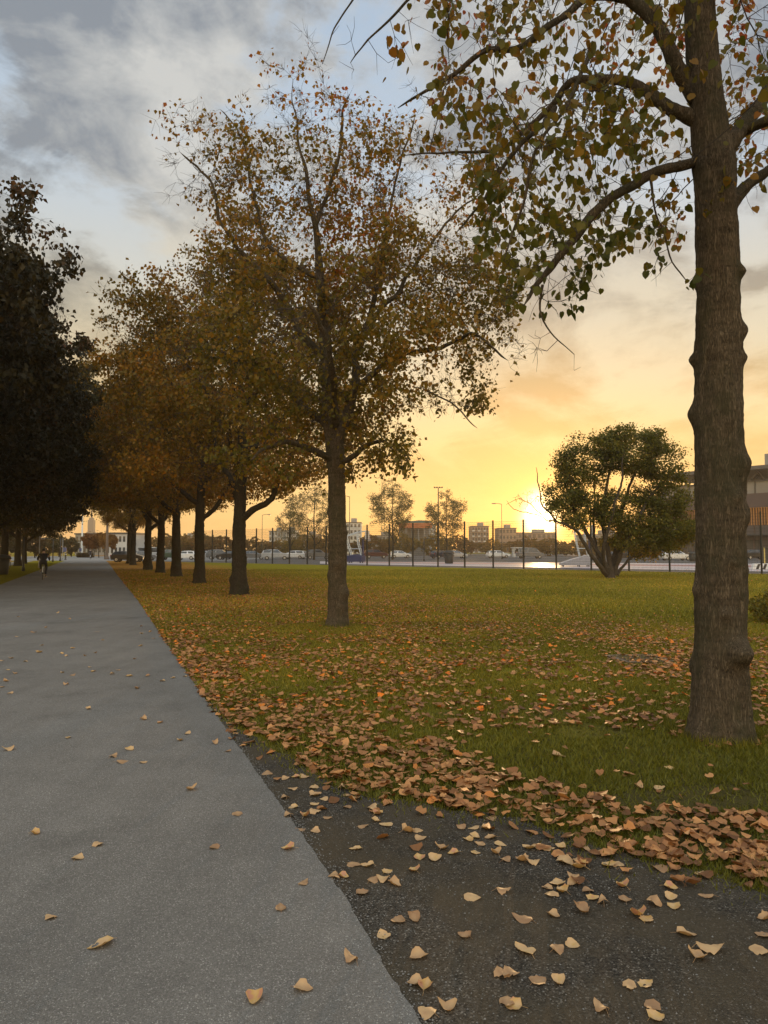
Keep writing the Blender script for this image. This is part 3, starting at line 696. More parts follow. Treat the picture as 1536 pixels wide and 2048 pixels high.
# ------------------------------------------------------------------ second tree
b2 = ground(675, 1253); Y2 = b2.y
def loc2(px, py, dY=0.0): return tuple(at(px, py, Y2 + dY) - b2)
r2 = lambda w: w / 2 * Y2 / F
t2 = tag(empty('linden_tree', b2), 'second tree of the row, slender trunk and tall golden brown crown in mid lawn', 'tree', ROW)
tr2 = [((0, 0, -0.05), r2(44))] + [(loc2(x, y), r2(w)) for x, y, w in ((676, 1220, 39), (675, 1150, 37), (675, 1080, 37), (674, 1000, 34), (672, 920, 36), (664, 850, 36), (655, 760, 25), (648, 660, 20), (640, 560, 17), (632, 460, 12), (618, 400, 9), (612, 340, 7), (597, 290, 5), (594, 240, 3.5), (584, 200, 2), (586, 160, 1))]
limb2_px = [
    [(672, 900, 26, 0), (688, 820, 20, -.2), (705, 740, 16, -.4), (728, 640, 12, -.5), (765, 500, 8, -.4), (790, 380, 5, -.3), (820, 250, 3, -.2)],
    [(655, 730, 16, 0), (600, 640, 12, -.4), (530, 530, 10, -.7), (470, 440, 7, -.9), (420, 360, 5, -1.0), (345, 290, 3, -1.1)],
    [(640, 560, 10, 0), (570, 500, 8, .4), (520, 400, 6, .5), (480, 300, 4, .6), (430, 240, 2, .7)],
    [(662, 860, 20, 0), (600, 790, 14, .6), (520, 740, 10, 1.1), (440, 700, 6, 1.4), (380, 690, 4, 1.6)],
    [(690, 800, 14, -.2), (760, 740, 11, -.8), (850, 680, 8, -1.2), (940, 650, 6, -1.5), (1020, 690, 3, -1.6)],
    [(715, 690, 11, -.4), (790, 590, 9, .2), (860, 500, 7, .6), (930, 420, 4, .9), (985, 370, 2, 1.1)],
    [(672, 930, 14, 0), (730, 890, 9, -.6), (775, 880, 6, -1.0), (805, 900, 3, -1.3)],
    [(670, 920, 14, 0), (610, 900, 10, -.8), (560, 910, 7, -1.4), (510, 940, 4, -1.8)],
    [(664, 850, 16, 0), (650, 780, 12, 1.2), (660, 680, 9, 2.1), (690, 560, 6, 2.8)],
    [(668, 860, 16, 0), (680, 790, 12, -1.2), (660, 690, 9, -2.0), (620, 600, 6, -2.6)],
    [(632, 450, 9, 0), (670, 370, 7, .2), (690, 280, 5, .3), (700, 220, 3, .3)],
    [(850, 780, 3, -1.0), (900, 810, 3, -1.1), (950, 840, 2.5, -1.2), (985, 862, 1.5, -1.2)],
]
limbs = [([loc2(x, y, d) for x, y, w, d in l], [r2(w) * 1.05 for x, y, w, d in l]) for l in limb2_px]
A = []
for i, l in enumerate(limbs):
    q, _ = resample(*l, 0.2); sdv = 0.48
    if i == 11: continue
    for p in q[3:]:
        for k in range(5): A.append((p.x + random.gauss(0, sdv), p.y + random.gauss(0, sdv), p.z + random.gauss(0, sdv * .8)))
q, _ = resample([t[0] for t in tr2][6:], [0] * len(tr2[6:]), 0.2)
for p in q:
    for k in range(6): A.append((p.x + random.gauss(0, .5), p.y + random.gauss(0, .5), p.z + random.gauss(0.1, .3)))
A = np.concatenate([np.array(A), ell_attr(2300, loc2(690, 680), (3.5, 3.2, 2.7), 0.15, 0.35, 1.0, 2.9, holes=-0.2), ell_attr(1100, loc2(620, 430), (2.5, 2.2, 2.6), 0.15, 0.2, 1.0, holes=-0.2), ell_attr(600, loc2(940, 590), (1.25, 1.3, 1.6), .15, .2, 1.0, holes=-.2), ell_attr(500, loc2(850, 430), (1.5, 1.5, 1.9), 0.15, 0.2, 1.0, holes=-0.2)])
px_, py_ = project(A[:, 0] + b2.x, A[:, 1] + b2.y, A[:, 2])
A = A[~((py_ > 850) & (px_ > 830)) & ~((px_ > 1075)) & ~((py_ > 960)) & ~((px_ > 760) & (py_ > 830) & (py_ < 870)) & ~((px_ < 400) & (py_ < 560) & (py_ > 400))]
hz2 = lambda T: np.clip(1.25 - (T[:, 2] - 5.0) * 0.15, 0.38, 1.0) * np.clip(.6 + 2.0 * vnoise(T, 1.3), .04, 1.6)
def vt2(c): return np.clip(0.12 + 0.55 * rng.uniform(0, 1, len(c)) + 0.4 * vnoise(c, 0.8) * 0.5 + 0.055 * (c[:, 2] - 5), 0, 1)
make_tree(t2, ([p for p, r in tr2], [r for p, r in tr2]), limbs, A, step=0.17, di=1.2, dk=0.27, iters=90, tip=0.0030, expo=2.2, leafm='leaf_mid', nleaf=31000, leaf=0.090,
          spread=0.09, sprig=0.30, nsprig=19000, leaf_w=hz2, burls=[(0.75, -0.6, 0.13, 0.07), (0.45, -1.0, 0.12, 0.03), (1.35, -1.5, 0.09, 0.05), (2.0, -.3, 0.1, 0.04), (2.45, 3.0, 0.08, 0.05), (1.1, 3.0, 0.1, 0.03)],
          flare=0.28, seed=2, tn=40, trunk_step=0.04, vfun=vt2, rleaf=0.009, rough=0.035, sprig_r=0.0030)

# ------------------------------------------------------------------ the rest of the right-hand row
def auto_limbs(n, h0, h1, R_, top, r0, seed):
    r = random.Random(seed); out = []
    for i in range(n):
        a = i * 2.4 + r.uniform(-.4, .4); z0 = h0 + (h1 - h0) * i / max(1, n - 1)
        out_r = R_ * r.uniform(0.55, 0.8); zt = z0 + (top - z0) * r.uniform(0.3, 0.65)
        pts = [(0, 0, z0)]; rad = [r0 * (1 - .4 * i / n)]
        for t in (0.25, 0.55, 1.0):
            rr_ = out_r * t ** 0.85; zz = z0 + (zt - z0) * t ** 1.1
            pts.append((math.cos(a) * rr_ + r.uniform(-.15, .15), math.sin(a) * rr_ + r.uniform(-.15, .15), zz)); rad.append(rad[0] * (1 - .8 * t))
        out.append((pts, rad))
    return out
def proto_row(name, height, Rr, zc_, seed, leafm, nleaf, leaf, r0, base_z=2.7, clear=2.6, dens=2300, loc=(0, 0, 0), label=None, group=ROW, bark='bark_far', dip=1.0, nsprig=9000, cat='tree', flare=.35, fork=None, burls=(), step=0.24):
    root = tag(empty(name, loc), label, cat, group)
    trk = ([(0, 0, -.05), (0.02, 0, 1.0), (0.0, 0.03, clear), (0.08, 0, height * .4), (-.05, .05, height * .62), (0.05, 0, height * .85), (0, 0, height * .97)],
           [r0 * 1.1, r0 * .95, r0 * .85, r0 * .6, r0 * .38, r0 * .16, r0 * .05])
    lim = auto_limbs(7, clear, height * .55, Rr, height, r0 * .5, seed)
    A = ell_attr(dens, (0, 0, zc_), (Rr, Rr, (height - zc_)), 0.18, 0.5, 0.7, base_z, holes=-0.55)
    low = A[:, 2] < zc_
    A[low, 2] = zc_ - (zc_ - A[low, 2]) * ((zc_ - base_z) / (height - zc_)) * dip
    make_tree(root, trk, lim, A, step=step, di=1.6, dk=0.36, iters=80, tip=0.0045, leafm=leafm, nleaf=nleaf, leaf=leaf, spread=0.16, sprig=0.36, nsprig=nsprig,
              bark=bark, vfun=(None if leafm != 'leaf_dark' else (lambda c: rng.uniform(0, .55, len(c)) + .25 * vnoise(c, .8) + np.clip((c[:, 2] - 9) * .06, 0, .4) + np.clip((5 - c[:, 2]) * .09, 0, .25))), leaf_w=lambda T: np.clip(.65 + 1.8 * vnoise(T, 1.0), .05, 1.6), seed=seed, tn=20, flare=flare, rough=0.05, rleaf=0.016, sprig_r=0.004, burls=burls, trunk_step=.06)
    return root
bp3 = ground(477, 1190)
t3 = proto_row('linden_tree', 13.6, 4.9, 7.4, 3, 'leaf_row', 38000, 0.12, 0.27, loc=bp3, label='third tree of the row, stout ridged trunk forking under an olive and gold crown', clear=2.55,
               burls=[(0.6, 3.1, 0.16, 0.09), (0.3, -.2, .14, .08), (1.9, 3.0, .12, .05)])
bp4 = ground(398, 1167)
t4 = proto_row('linden_tree', 14.4, 5.2, 7.6, 4, 'leaf_row', 42000, 0.12, 0.26, loc=bp4, label='fourth tree of the row, dark straight trunk behind the stout forked one', clear=2.9)
t4.rotation_euler.z = 0.8
labels_row = ['fifth tree of the row with a dark trunk leaning limb at its left', 'sixth tree of the row with the thinnest dark trunk', 'seventh tree of the row with a dark trunk close to the parked cars',
              'eighth tree of the row, partly hidden at the far end of the leaf covered lawn', 'ninth and farthest tree of the row beside the path']
for i, (px, py, s, rz) in enumerate([(352, 1153, 1.1, 2.0), (321, 1146, 1.08, 4.0), (295, 1140, 1.12, 0.3), (266, 1130, 1.1, 5.1), (258, 1127, 1.07, 1.4)]):
    o = copy_tree(t3 if i % 2 == 0 else t4); o.location = ground(px, py); o.rotation_euler.z = rz; o.scale = (s, s, s * (1 + 0.03 * (i % 3))); o['label'] = labels_row[i]

# ------------------------------------------------------------------ the dark trees left of the path
LG = 'dark trees along the left side of the path'
LXY = lambda Y: (-7.6 - 0.4 * Y, Y, 0)
tl = proto_row('broadleaf_tree', 16.0, 7.5, 8.4, 11, 'leaf_dark', 110000, 0.18, 0.33, base_z=2.4, clear=2.7, dens=3200, loc=LXY(34.5), group=LG, nsprig=9000, step=.3,
               label='tall dark dense tree on the left, second from the left edge')
ltl = ['nearest dark tree at the far left with rusty leaves near its top', 'third dark tree from the left edge beside the path', 'fourth dark tree along the left side of the path',
       'fifth dark tree along the left side of the path, trunk near the lamp posts', 'sixth dark tree along the left side of the path', 'last dark tree on the left before the path reaches the plaza']
for i, (Y, s, rz, dx) in enumerate([(25.0, 1.0, 2.2, -1.4), (43.5, 1.06, 4.1, 0), (53, 1.02, 1.0, .2), (62, .98, 5.2, 0), (73, .96, 3.3, 0), (85, .85, 0.4, -.5)]):
    o = copy_tree(tl); x, y, z = LXY(Y); o.location = (x + dx, y, 0); o.rotation_euler.z = rz; o.scale = (s, s, s * (1.12 if i == 0 else 1.04)); o['label'] = ltl[i]

# ------------------------------------------------------------------ shrub-like tree in front of the low sun
bs = ground(1222, 1156); Ys = bs.y
locs = lambda px, py, dY=0.0: tuple(at(px, py, Ys + dY) - bs)
rs = lambda w: w / 2 * Ys / F
ts = tag(empty('multi_stem_tree', bs), 'low broad green tree with many crooked stems in front of the setting sun', 'tree')
tks = ([(0, 0, -.05), locs(1220, 1130), locs(1214, 1090), locs(1205, 1040), locs(1212, 980), locs(1225, 920), locs(1240, 880)], [rs(16), rs(11), rs(9), rs(8), rs(6), rs(4), rs(2)])
shr_px = [
    [(1222, 1150, 12, 0), (1200, 1120, 9, 0), (1180, 1070, 8, .3), (1150, 1020, 6, .5), (1120, 960, 4, .6), (1110, 900, 2, .6)],
    [(1215, 1150, 11, 0), (1190, 1130, 8, -.5), (1165, 1090, 7, -.9), (1140, 1060, 5, -1.1), (1110, 1040, 4, -1.2), (1085, 1010, 3, -1.2), (1070, 960, 2, -1.2), (1068, 930, 1, -1.2)],
    [(1225, 1150, 12, 0), (1232, 1110, 10, .3), (1238, 1060, 8, .8), (1250, 1000, 6, 1.1), (1280, 930, 4, 1.3), (1300, 890, 2, 1.4)],
    [(1228, 1150, 11, 0), (1235, 1115, 10, -.2), (1262, 1060, 7, -.4), (1300, 1000, 5, -.5), (1340, 950, 3, -.5)],
    [(1234, 1150, 7, 0), (1250, 1135, 5, 0), (1268, 1118, 5, 0), (1292, 1112, 4, .1), (1310, 1085, 3, .2)],
    [(1216, 1150, 9, 0), (1208, 1100, 7, -.8), (1218, 1040, 5, -1.4), (1240, 960, 4, -1.8), (1250, 900, 2, -1.9)],
    [(1213, 1150, 8, 0), (1196, 1110, 6, 1.0), (1190, 1040, 5, 1.6), (1180, 960, 3, 1.9)],
    [(1110, 1040, 3, -1.2), (1090, 1043, 2.5, -1.3), (1060, 1030, 2, -1.3), (1030, 1018, 1.2, -1.3), (1012, 1000, .8, -1.3)],
    [(1085, 1030, 2.4, -1.2), (1062, 1008, 1.6, -1.0), (1040, 1002, 1.1, -1.0), (1015, 1010, .7, -1.0)],
]
shl = [([locs(x, y, d) for x, y, w, d in l], [rs(w) for x, y, w, d in l]) for l in shr_px]
A = []
for (px, py, rx, rz_, n) in [(1160, 930, 50, 50, 260), (1215, 900, 50, 36, 260), (1270, 905, 50, 40, 260), (1325, 925, 42, 45, 240), (1130, 985, 42, 36, 160), (1330, 1000, 50, 48, 300), (1290, 1050, 66, 30, 300), (1170, 1010, 60, 40, 160), (1255, 1085, 50, 14, 110), (1352, 1060, 40, 34, 200), (1300, 1085, 50, 26, 220), (1230, 1020, 60, 40, 160), (1240, 865, 16, 16, 30), (1302, 872, 18, 14, 30)]:
    A.append(ell_attr(n, locs(px, py), (rx * 1.08 * Ys / F, 1.5, rz_ * 1.1 * Ys / F), 0.12, 0.3))
A.append(ell_attr(220, locs(1056, 1000), (.85, .4, .7), 0.1, 0.2))
A = np.concatenate(A)
def shw(T):
    px, py = project(T[:, 0] + bs.x, T[:, 1] + bs.y, T[:, 2])
    return np.where(px < 1092, 0.0, 1.0) * np.clip(.8 + 1.2 * vnoise(T, 1.6), .12, 1.5)
def vts(c): return np.clip(rng.uniform(0, .65, len(c)) + 0.25 * vnoise(c, 1.2) + np.clip((3.0 - c[:, 2]) * .18, 0, .4), 0, 1)  # golden flare of the low sun painted into the colour of the lower leaves
make_tree(ts, tks, shl, A, step=0.14, di=1.6, dk=0.22, iters=110, tip=0.006, bark='shrub_bark', leafm='leaf_shrub', nleaf=64000, leaf=0.115, spread=0.18, sprig=0.22,
          nsprig=5000, leaf_w=shw, flare=.5, seed=8, tn=14, rleaf=0.014, vfun=vts, names=('trunk', 'stem', 'twigs', 'crown'), sprig_r=0.007, droop=.2)

# low bush cut by the right edge of the photograph
bb = ground(1545, 1246); tb = tag(empty('low_bush', bb), 'low brown green bush on the lawn at the right edge, beyond the near tree', 'bush')
A = ell_attr(420, (0.05, 0, .33), (.55, .55, .32), .2, .4)
lb = [([(0, 0, 0), (math.cos(a) * .15, math.sin(a) * .15, .15), (math.cos(a) * .3, math.sin(a) * .3, .38)], [.012, .009, .004]) for a in (0, 1.3, 2.6, 3.9, 5.2)]
make_tree(tb, ([(0, 0, 0), (0, 0, .2), (0.02, 0, .45)], [.02, .012, .004]), lb, A, step=.05, di=.4, dk=.09, iters=40, tip=.002, bark='shrub_bark', leafm='leaf_shrub', nleaf=3200, leaf=.05,
          spread=.03, sprig=.09, nsprig=800, seed=4, tn=8, names=('trunk', 'stem', 'twigs', 'crown'), sprig_r=.0015, droop=0)

# ------------------------------------------------------------------ far trees
BG = 'thin birches beyond the fence'
def bg_tree(name, px, Y, top_py, wpx, base_frac, leafm, nleaf, leaf, label, group, trunk_r=.14, seed=0, dens=700, cat='tree', holes=-.35, px_leaf=None, nsprig=2400, sprig_r=.012):
    X = at(px, 1100, Y).x; top = at(px, top_py, Y).z; r_ = wpx / 2 * Y / F
    root = tag(empty(name, (X, Y, 0)), label, cat, group)
    cz = top * (base_frac + (1 - base_frac) * .5)
    trk = ([(0, 0, -.1), (.1, 0, top * .2), (-.05, .1, top * .5), (.05, 0, top * .8), (0, 0, top * .97)], [trunk_r, trunk_r * .85, trunk_r * .6, trunk_r * .3, trunk_r * .1])
    A = ell_attr(dens, (0, 0, cz), (r_, r_, top - cz), .2, .4, 3.0 / max(r_, 1), top * base_frac * .8, holes=holes)
    make_tree(root, trk, auto_limbs(5, top * .18, top * .5, r_, top, trunk_r * .5, seed), A, step=top * .028, di=top * .3, dk=top * .045, iters=60, tip=.012, bark='bark_far', leafm=leafm, nleaf=nleaf,
              leaf=leaf, spread=top * .018, sprig=top * .045, nsprig=nsprig, seed=seed, tn=8, rleaf=.05, sprig_r=sprig_r, trunk_step=top * .05, rough=.03)
    return root
BIRCHES = [(628, 118, 968, 118, .30, 6500, 'pale airy birch half hidden behind the second tree of the row'),
           (785, 120, 962, 92, .32, 8500, 'airy birch beside the lattice mast beyond the fence'),
           (893, 125, 984, 88, .34, 7500, 'airy birch in front of the tall floodlight pole beyond the fence'),
           (580, 140, 1010, 60, .3, 2600, 'small thin birch above the parked cars, left of the pale airy birch')]
for i, (px, Y, tp, w, bf, nl, lab) in enumerate(BIRCHES):
    bg_tree('birch_tree', px, Y, tp, w, bf, 'leaf_birch', nl, .17, lab, BG, .16, 20 + i, dens=900, holes=-.2)
# distant rounded trees which make the dark line at the horizon
HG = 'far trees along the horizon beyond the car park'
far_lab = [(335, 205, 1068, 70, 'far dark tree seen between the sixth and seventh row trunks'), (390, 210, 1064, 62, 'far dark tree seen left of the fourth row trunk'),
           (440, 200, 1072, 66, 'far dark tree between the third and fourth row trunks'), (505, 215, 1075, 60, 'far dark tree left of the white apartment block'),
           (560, 225, 1080, 46, 'low far tree in front of the white apartment block'), (612, 200, 1070, 56, 'far dark tree right of the white apartment block'),
           (655, 190, 1066, 50, 'far tree hidden mostly by the second trunk of the row'), (742, 200, 1070, 56, 'far dark tree right of the basketball stand'),
           (800, 210, 1066, 50, 'far dark tree left of the green roofed canopy building'), (872, 205, 1066, 42, 'far dark tree behind the airy birch with the floodlight pole'),
           (915, 215, 1070, 50, 'far tree left of the flat topped brown block'), (985, 225, 1078, 40, 'far low tree between the two brown blocks'),
           (1056, 200, 1074, 50, 'far tree just left of the setting sun'), (1100, 190, 1076, 50, 'far tree right below the setting sun'),
           (1162, 185, 1080, 60, 'far tree behind the left stems of the low broad tree'), (1215, 180, 1074, 60, 'far tree behind the right stems of the low broad tree'), (1290, 175, 1072, 66, 'far tree left of the stadium')]
fp = {}
for i, (px, Y, tp, w, lab) in enumerate(far_lab):
    w = w * 1.75; k = i % 3; X = at(px, 1100, Y).x; top = at(px, tp, Y).z
    if k not in fp:
        o = bg_tree('round_tree', px, Y, tp, w, .03, 'leaf_row', 9000, .42, lab, HG, .2, 40 + i, dens=700, holes=-.9, nsprig=1500); fp[k] = (o, top, w * Y)
    else:
        p, t0, w0 = fp[k]; o = copy_tree(p); o.location = (X, Y, 0); s = w * Y / w0; o.scale = (s, s, top / t0); o.rotation_euler.z = i; o['label'] = lab
# small orange trees and green trees at the end of the path
OG = 'small orange trees at the end of the path'
op = None
for i, (px, Y, tp, w, lab) in enumerate([(176, 150, 1064, 26, 'small orange tree left of the others at the end of the path'), (188, 158, 1066, 22, 'small orange tree below the tower at the end of the path'),
        (198, 152, 1062, 26, 'small orange tree behind the far cyclist'), (210, 150, 1063, 26, 'small orange tree beside the brown pole at the path end'), (224, 155, 1066, 24, 'rightmost small orange tree at the end of the path')]):
    X = at(px, 1100, Y).x; top = at(px, tp, Y).z
    if op is None: o = bg_tree('orange_tree', px, Y, tp, w, .38, 'leaf_orange', 3600, .22, lab, OG, .09, 61, dens=420, holes=-.9, nsprig=900); op = (o, top, w * Y)
    else:
        o = copy_tree(op[0]); o.location = (X, Y, 0); s = w * Y / op[2]; o.scale = (s, s, top / op[1]); o.rotation_euler.z = i * 1.3; o['label'] = lab
GG = 'dark green trees at the far end of the path'
gp = None
for i, (px, Y, tp, w, lab) in enumerate([(118, 165, 1068, 34, 'dark green tree behind the lamp posts at the far path end'), (143, 170, 1074, 30, 'dark green tree just left of the white mast'), (98, 160, 1072, 36, 'dark tree behind the near cyclist'), (70, 150, 1066, 44, 'dark tree in the gloom left of the near cyclist'), (36, 145, 1064, 46, 'dark tree in the gloom at the far left'), (5, 140, 1060, 50, 'dark tree cut by the left edge, far behind')]):
    X = at(px, 1100, Y).x; top = at(px, tp, Y).z
    if gp is None: o = bg_tree('green_tree', px, Y, tp, w, .15, 'leaf_dark', 4500, .28, lab, GG, .12, 71, dens=500, holes=-.9, nsprig=900); gp = (o, top, w * Y)
    else:
        o = copy_tree(gp[0]); o.location = (X, Y, 0); s = w * Y / gp[2]; o.scale = (s, s, top / gp[1]); o.rotation_euler.z = i * 1.7; o['label'] = lab
# clipped hedge at the end of the path
def hedge(name, x0, x1, y0, y1, h, label):
    root = tag(empty(name, ((x0 + x1) / 2, (y0 + y1) / 2, 0)), label, 'hedge')
    n = 5000; hx, hy = (x1 - x0) / 2, (y1 - y0) / 2
    c = rng.uniform(-1, 1, (n, 3)); c[:, 0] *= hx; c[:, 1] *= hy; c[:, 2] = (c[:, 2] * .5 + .5) * h
    leaf_cloud('foliage', c, rng.uniform(.12, .22, n), rand_dirs(n), rand_dirs(n), rng.uniform(0, .8, n), M['leaf_dark'], root)
    mb = MB()
    for i in range(12): mb.tube([(-hx + hx * 2 * (i + .5) / 12, 0, 0), (-hx + hx * 2 * (i + .6) / 12, .1, h * .8)], [.05, .02], 5)
    mb.build('stem', M['shrub_bark'], root)
hp0, hp1 = ground(152, 1115.2), ground(178, 1115.2)
hedge('hedge', hp0.x, hp1.x, hp0.y, hp0.y + 2.5, .95, 'low dark clipped hedge across the end of the path')

# ------------------------------------------------------------------ grass blades and leaf litter
def row_u(c): return c[:, 0] + 0.4 * c[:, 1]
GBX = np.array([p.x for p in gb]); GBY = np.array([p.y for p in gb])
edx = np.array([p.x for p in edge]); edy = np.array([p.y for p in edge])
def is_path(X, Y): return X < np.interp(Y, edy, edx)
def pix_interp(px, pts): return np.interp(px, [p[0] for p in pts], [p[1] for p in pts])
def is_gravel(X, Y):
    px, py = project(X, Y)
    return py > pix_interp(px, gb_px + [(2200, 1960), (3200, 2250)])
def sample_ground(n, y0, y1, x0=-8, x1=14, power=1.0):
    Y = y0 + (y1 - y0) * rng.uniform(0, 1, n) ** power
    xl = np.maximum(-0.56 * Y - 0.3, -0.4 * Y - 3); xr = 0.56 * Y + 2.8
    X = xl + (xr - xl) * rng.uniform(0, 1, n)
    return X, Y
n = 540000
X, Y = sample_ground(n, 3.3, 17, power=1.15)
k = ~is_path(X, Y) & ~is_gravel(X + rng.normal(scale=.10, size=n), Y + rng.normal(scale=.12, size=n))
q = np.stack([X, Y, np.zeros(n)], 1)
thin = vnoise(q, 1.4) * .5 + vnoise(q, 4.1) * .5
k &= (thin > -0.42) | (rng.uniform(size=n) < .25)
q = q[k]; n = len(q); thin = thin[k]
h = rng.uniform(.018, .05, n) * (1 + .3 * thin); w = rng.uniform(.0022, .0042, n) * (1 + q[:, 1] * .10); a = rng.uniform(0, np.pi, n); ln = rng.normal(scale=.55, size=(n, 2)) * h[:, None]
bx = np.stack([np.cos(a), np.sin(a), np.zeros(n)], 1)
v0 = q - bx * w[:, None]; v1 = q + bx * w[:, None]; v2 = q + np.concatenate([ln, h[:, None]], 1)
V = np.stack([v0, v1, v2], 1).reshape(-1, 3)
M['grass'] = leafmat('grass_blade', [(0.0, (0.0941, 0.0974, 0.0106)), (0.5, (0.2015, 0.184, 0.0166)), (0.85, (0.3629, 0.2705, 0.0272)), (1.0, (0.5377, 0.3352, 0.0605))], 0.3)
gv = np.clip((rng.uniform(0, .8, n) + .18 * vnoise(q, .8) + .05) * np.clip((q[:, 1] - 2.5) / 6.0, .35, 1), 0, 1)
o = np_mesh('grass', V, np.arange(n * 3), np.full(n, 3), M['grass'], attr={'v': np.repeat(gv, 3)}); tag(o, kind='stuff')
for bp_, rt_, nt_ in ((b1, .24, 1500), (b2, .22, 700)):
    a_ = rng.uniform(0, 2 * np.pi, nt_); d_ = rt_ + np.abs(rng.normal(scale=.09, size=nt_)); q = np.stack([bp_.x + np.cos(a_) * d_, bp_.y + np.sin(a_) * d_, a_ * 0], 1); h = rng.uniform(.03, .11, nt_)
    tx = np.stack([-np.sin(a_), np.cos(a_), a_ * 0], 1) * .0035
    V = np.stack([q - tx, q + tx, q + np.concatenate([rng.normal(scale=.4, size=(nt_, 2)) * h[:, None], h[:, None]], 1)], 1).reshape(-1, 3)
    o = np_mesh('grass_tufts', V, np.arange(nt_ * 3), np.full(nt_, 3), M['grass'], attr={'v': np.repeat(rng.uniform(0, .7, nt_), 3)}); tag(o, kind='stuff')
n = 170000; X, Y = sample_ground(n, 16, 60, power=1.3); k = ~is_path(X, Y) & (Y < FL(X) - 1.3); q = np.stack([X, Y, np.zeros(n)], 1)[k]; n = len(q)
h = rng.uniform(.03, .075, n); w = rng.uniform(.01, .022, n); a = rng.uniform(-.5, .5, n); bx = np.stack([np.cos(a), np.sin(a), np.zeros(n)], 1)
V = np.stack([q - bx * w[:, None], q + bx * w[:, None], q + np.concatenate([rng.normal(scale=.4, size=(n, 2)) * h[:, None], h[:, None]], 1)], 1).reshape(-1, 3)
gv = np.clip(rng.uniform(0, .7, n) + .22 * vnoise(q, .35) + .15, 0, 1)
o = np_mesh('far_grass', V, np.arange(n * 3), np.full(n, 3), M['grass'], attr={'v': np.repeat(gv, 3)}); tag(o, kind='stuff')
# leaf cover as a fraction of the ground, from where it lies in the place
top_drift = [(380, 1330), (460, 1385), (560, 1400), (700, 1445), (900, 1505), (1050, 1560), (1150, 1590), (1300, 1622), (1400, 1612), (1536, 1650), (2000, 1760)]
low_drift = [(380, 1390), (450, 1440), (520, 1475), (600, 1530), (700, 1585), (800, 1600), (900, 1612), (1050, 1635), (1200, 1700), (1300, 1715), (1420, 1740), (1536, 1775), (2000, 1930)]
def cover(X, Y):
    px, py = project(X, Y); c = np.stack([X, Y, X * 0], 1)
    nb = vnoise(c, 1.1) * .6 + vnoise(c + 5, 2.7) * .4; nf = vnoise(c + 9, 6.0)
    td = pix_interp(px, top_drift); ld = pix_interp(px, low_drift)
    u = X + 0.4 * Y
    f = np.full(len(X), 0.0)
    mid = np.clip(0.40 + 0.8 * nb + 0.2 * nf, 0.02, 0.9)
    f = np.where(Y > 14, np.clip(.62 + .5 * nb, .15, .95) * np.clip((14.0 - u) / 6.0, 0.05, 1), f)
    f = np.where((Y <= 14) & (py > 1250), np.clip(.30 + .6 * nb, .05, .7) * np.clip((16.0 - u) / 5, .2, 1), f)
    band2 = (py > 1335) & (py < 1462 + 12 * nb) & (px > 820); f = np.where(band2, np.clip(.36 + .6 * nb, .04, .85), f)
    f = np.where((py > 1335) & (py < td) & (px <= 820), mid * .8, f)
    patch = (py > 1462) & (py < td) & (px > 960 + 60 * nb); f = np.where(patch, .018 + .03 * (nb > .4), f)
    f = np.where((py > 1462) & (py < td) & ~patch, mid * .6, f)
    f = np.where((py >= td - 12 * nf) & (py <= ld + 14 * nf), np.clip(.88 + .35 * nb, .35, 1.05), f)
    f = np.where((py > ld + 14 * nf), .35 * np.exp(-(py - ld) / 22.0), f)
    near = X - np.interp(Y, edy, edx)
    f = np.where((Y > 8) & (near > -.03) & (near < .7 + .4 * nb), np.maximum(f, .7 + .2 * nb), f)
    f = np.where((np.hypot(X - b2.x + .3, Y - b2.y + .5) < 1.1), f * .12, f)
    f = np.where(X < np.interp(Y, edy, edx) - .02, 0, f)
    f = np.where(np.hypot(X - b1.x, Y - b1.y) < .42, .25, f)
    return np.clip(f, 0, 1.1)
LX, LY = [], []
for (ya, yb, dens, pw) in ((2.6, 9, 330, 1), (9, 16, 300, 1), (16, 26, 200, 1), (26, 42, 110, 1), (42, 62, 50, 1)):
    area = sum(((0.56 * y + 2.8) + min(.56 * y + .3, .4 * y + 3)) * (yb - ya) / 20 for y in np.linspace(ya, yb, 20))
    nn = int(area * dens); X, Y = sample_ground(nn, ya, yb)
    k = rng.uniform(size=nn) < cover(X, Y); LX.append(X[k]); LY.append(Y[k])
LX = np.concatenate(LX); LY = np.concatenate(LY)
# the nearest ones become leaves of their own
px_, py_ = project(LX, LY)
vis = (px_ > -10) & (px_ < 1546) & (LY < 8.2)
order = np.argsort(np.where(vis, LY, 1e6))
LA = [(220,600,75),(322,803,60),(180,953,65),(500,757,60),(558,765,55),(672,858,50),(785,1108,85),(872,1025,95),(980,1015,85),(1265,1115,75),(988,1240,100),(585,1262,90),(325,1440,100),(30,1510,60),(972,1395,70),(1045,1415,60),(1042,1572,110),(1170,1555,105),(1500,1358,85),(1525,1520,60),(1325,888,95),(1510,850,60),(735,780,60),(788,780,65),(862,810,80),(820,730,60),(970,722,62),(625,690,80),(693,698,50),(1000,645,55),(1092,660,85),(1140,592,75),(1200,622,60),(620,595,58),(1005,537,30),(945,495,75),(1000,488,50),(815,455,80),(750,430,55),(675,460,65),(455,410,50),(395,490,60),(292,483,45),(225,400,55),(330,400,65),(390,378,70),(252,348,60),(388,330,55),(570,348,45),(730,350,75),(765,385,45),(205,290,65),(395,272,70),(435,300,35),(568,278,45),(628,293,45),(375,233,60),(250,240,45),(545,235,60),(205,178,50),(100,145,60),(265,168,50),(315,170,60),(1335,615,50),(1450,618,50),(1435,413,75),(1340,525,55),(1420,530,75),(1370,565,60),(1300,545,50),(1490,570,70),(1322,472,60),(1410,475,60),(1258,473,55),(1520,660,60)]
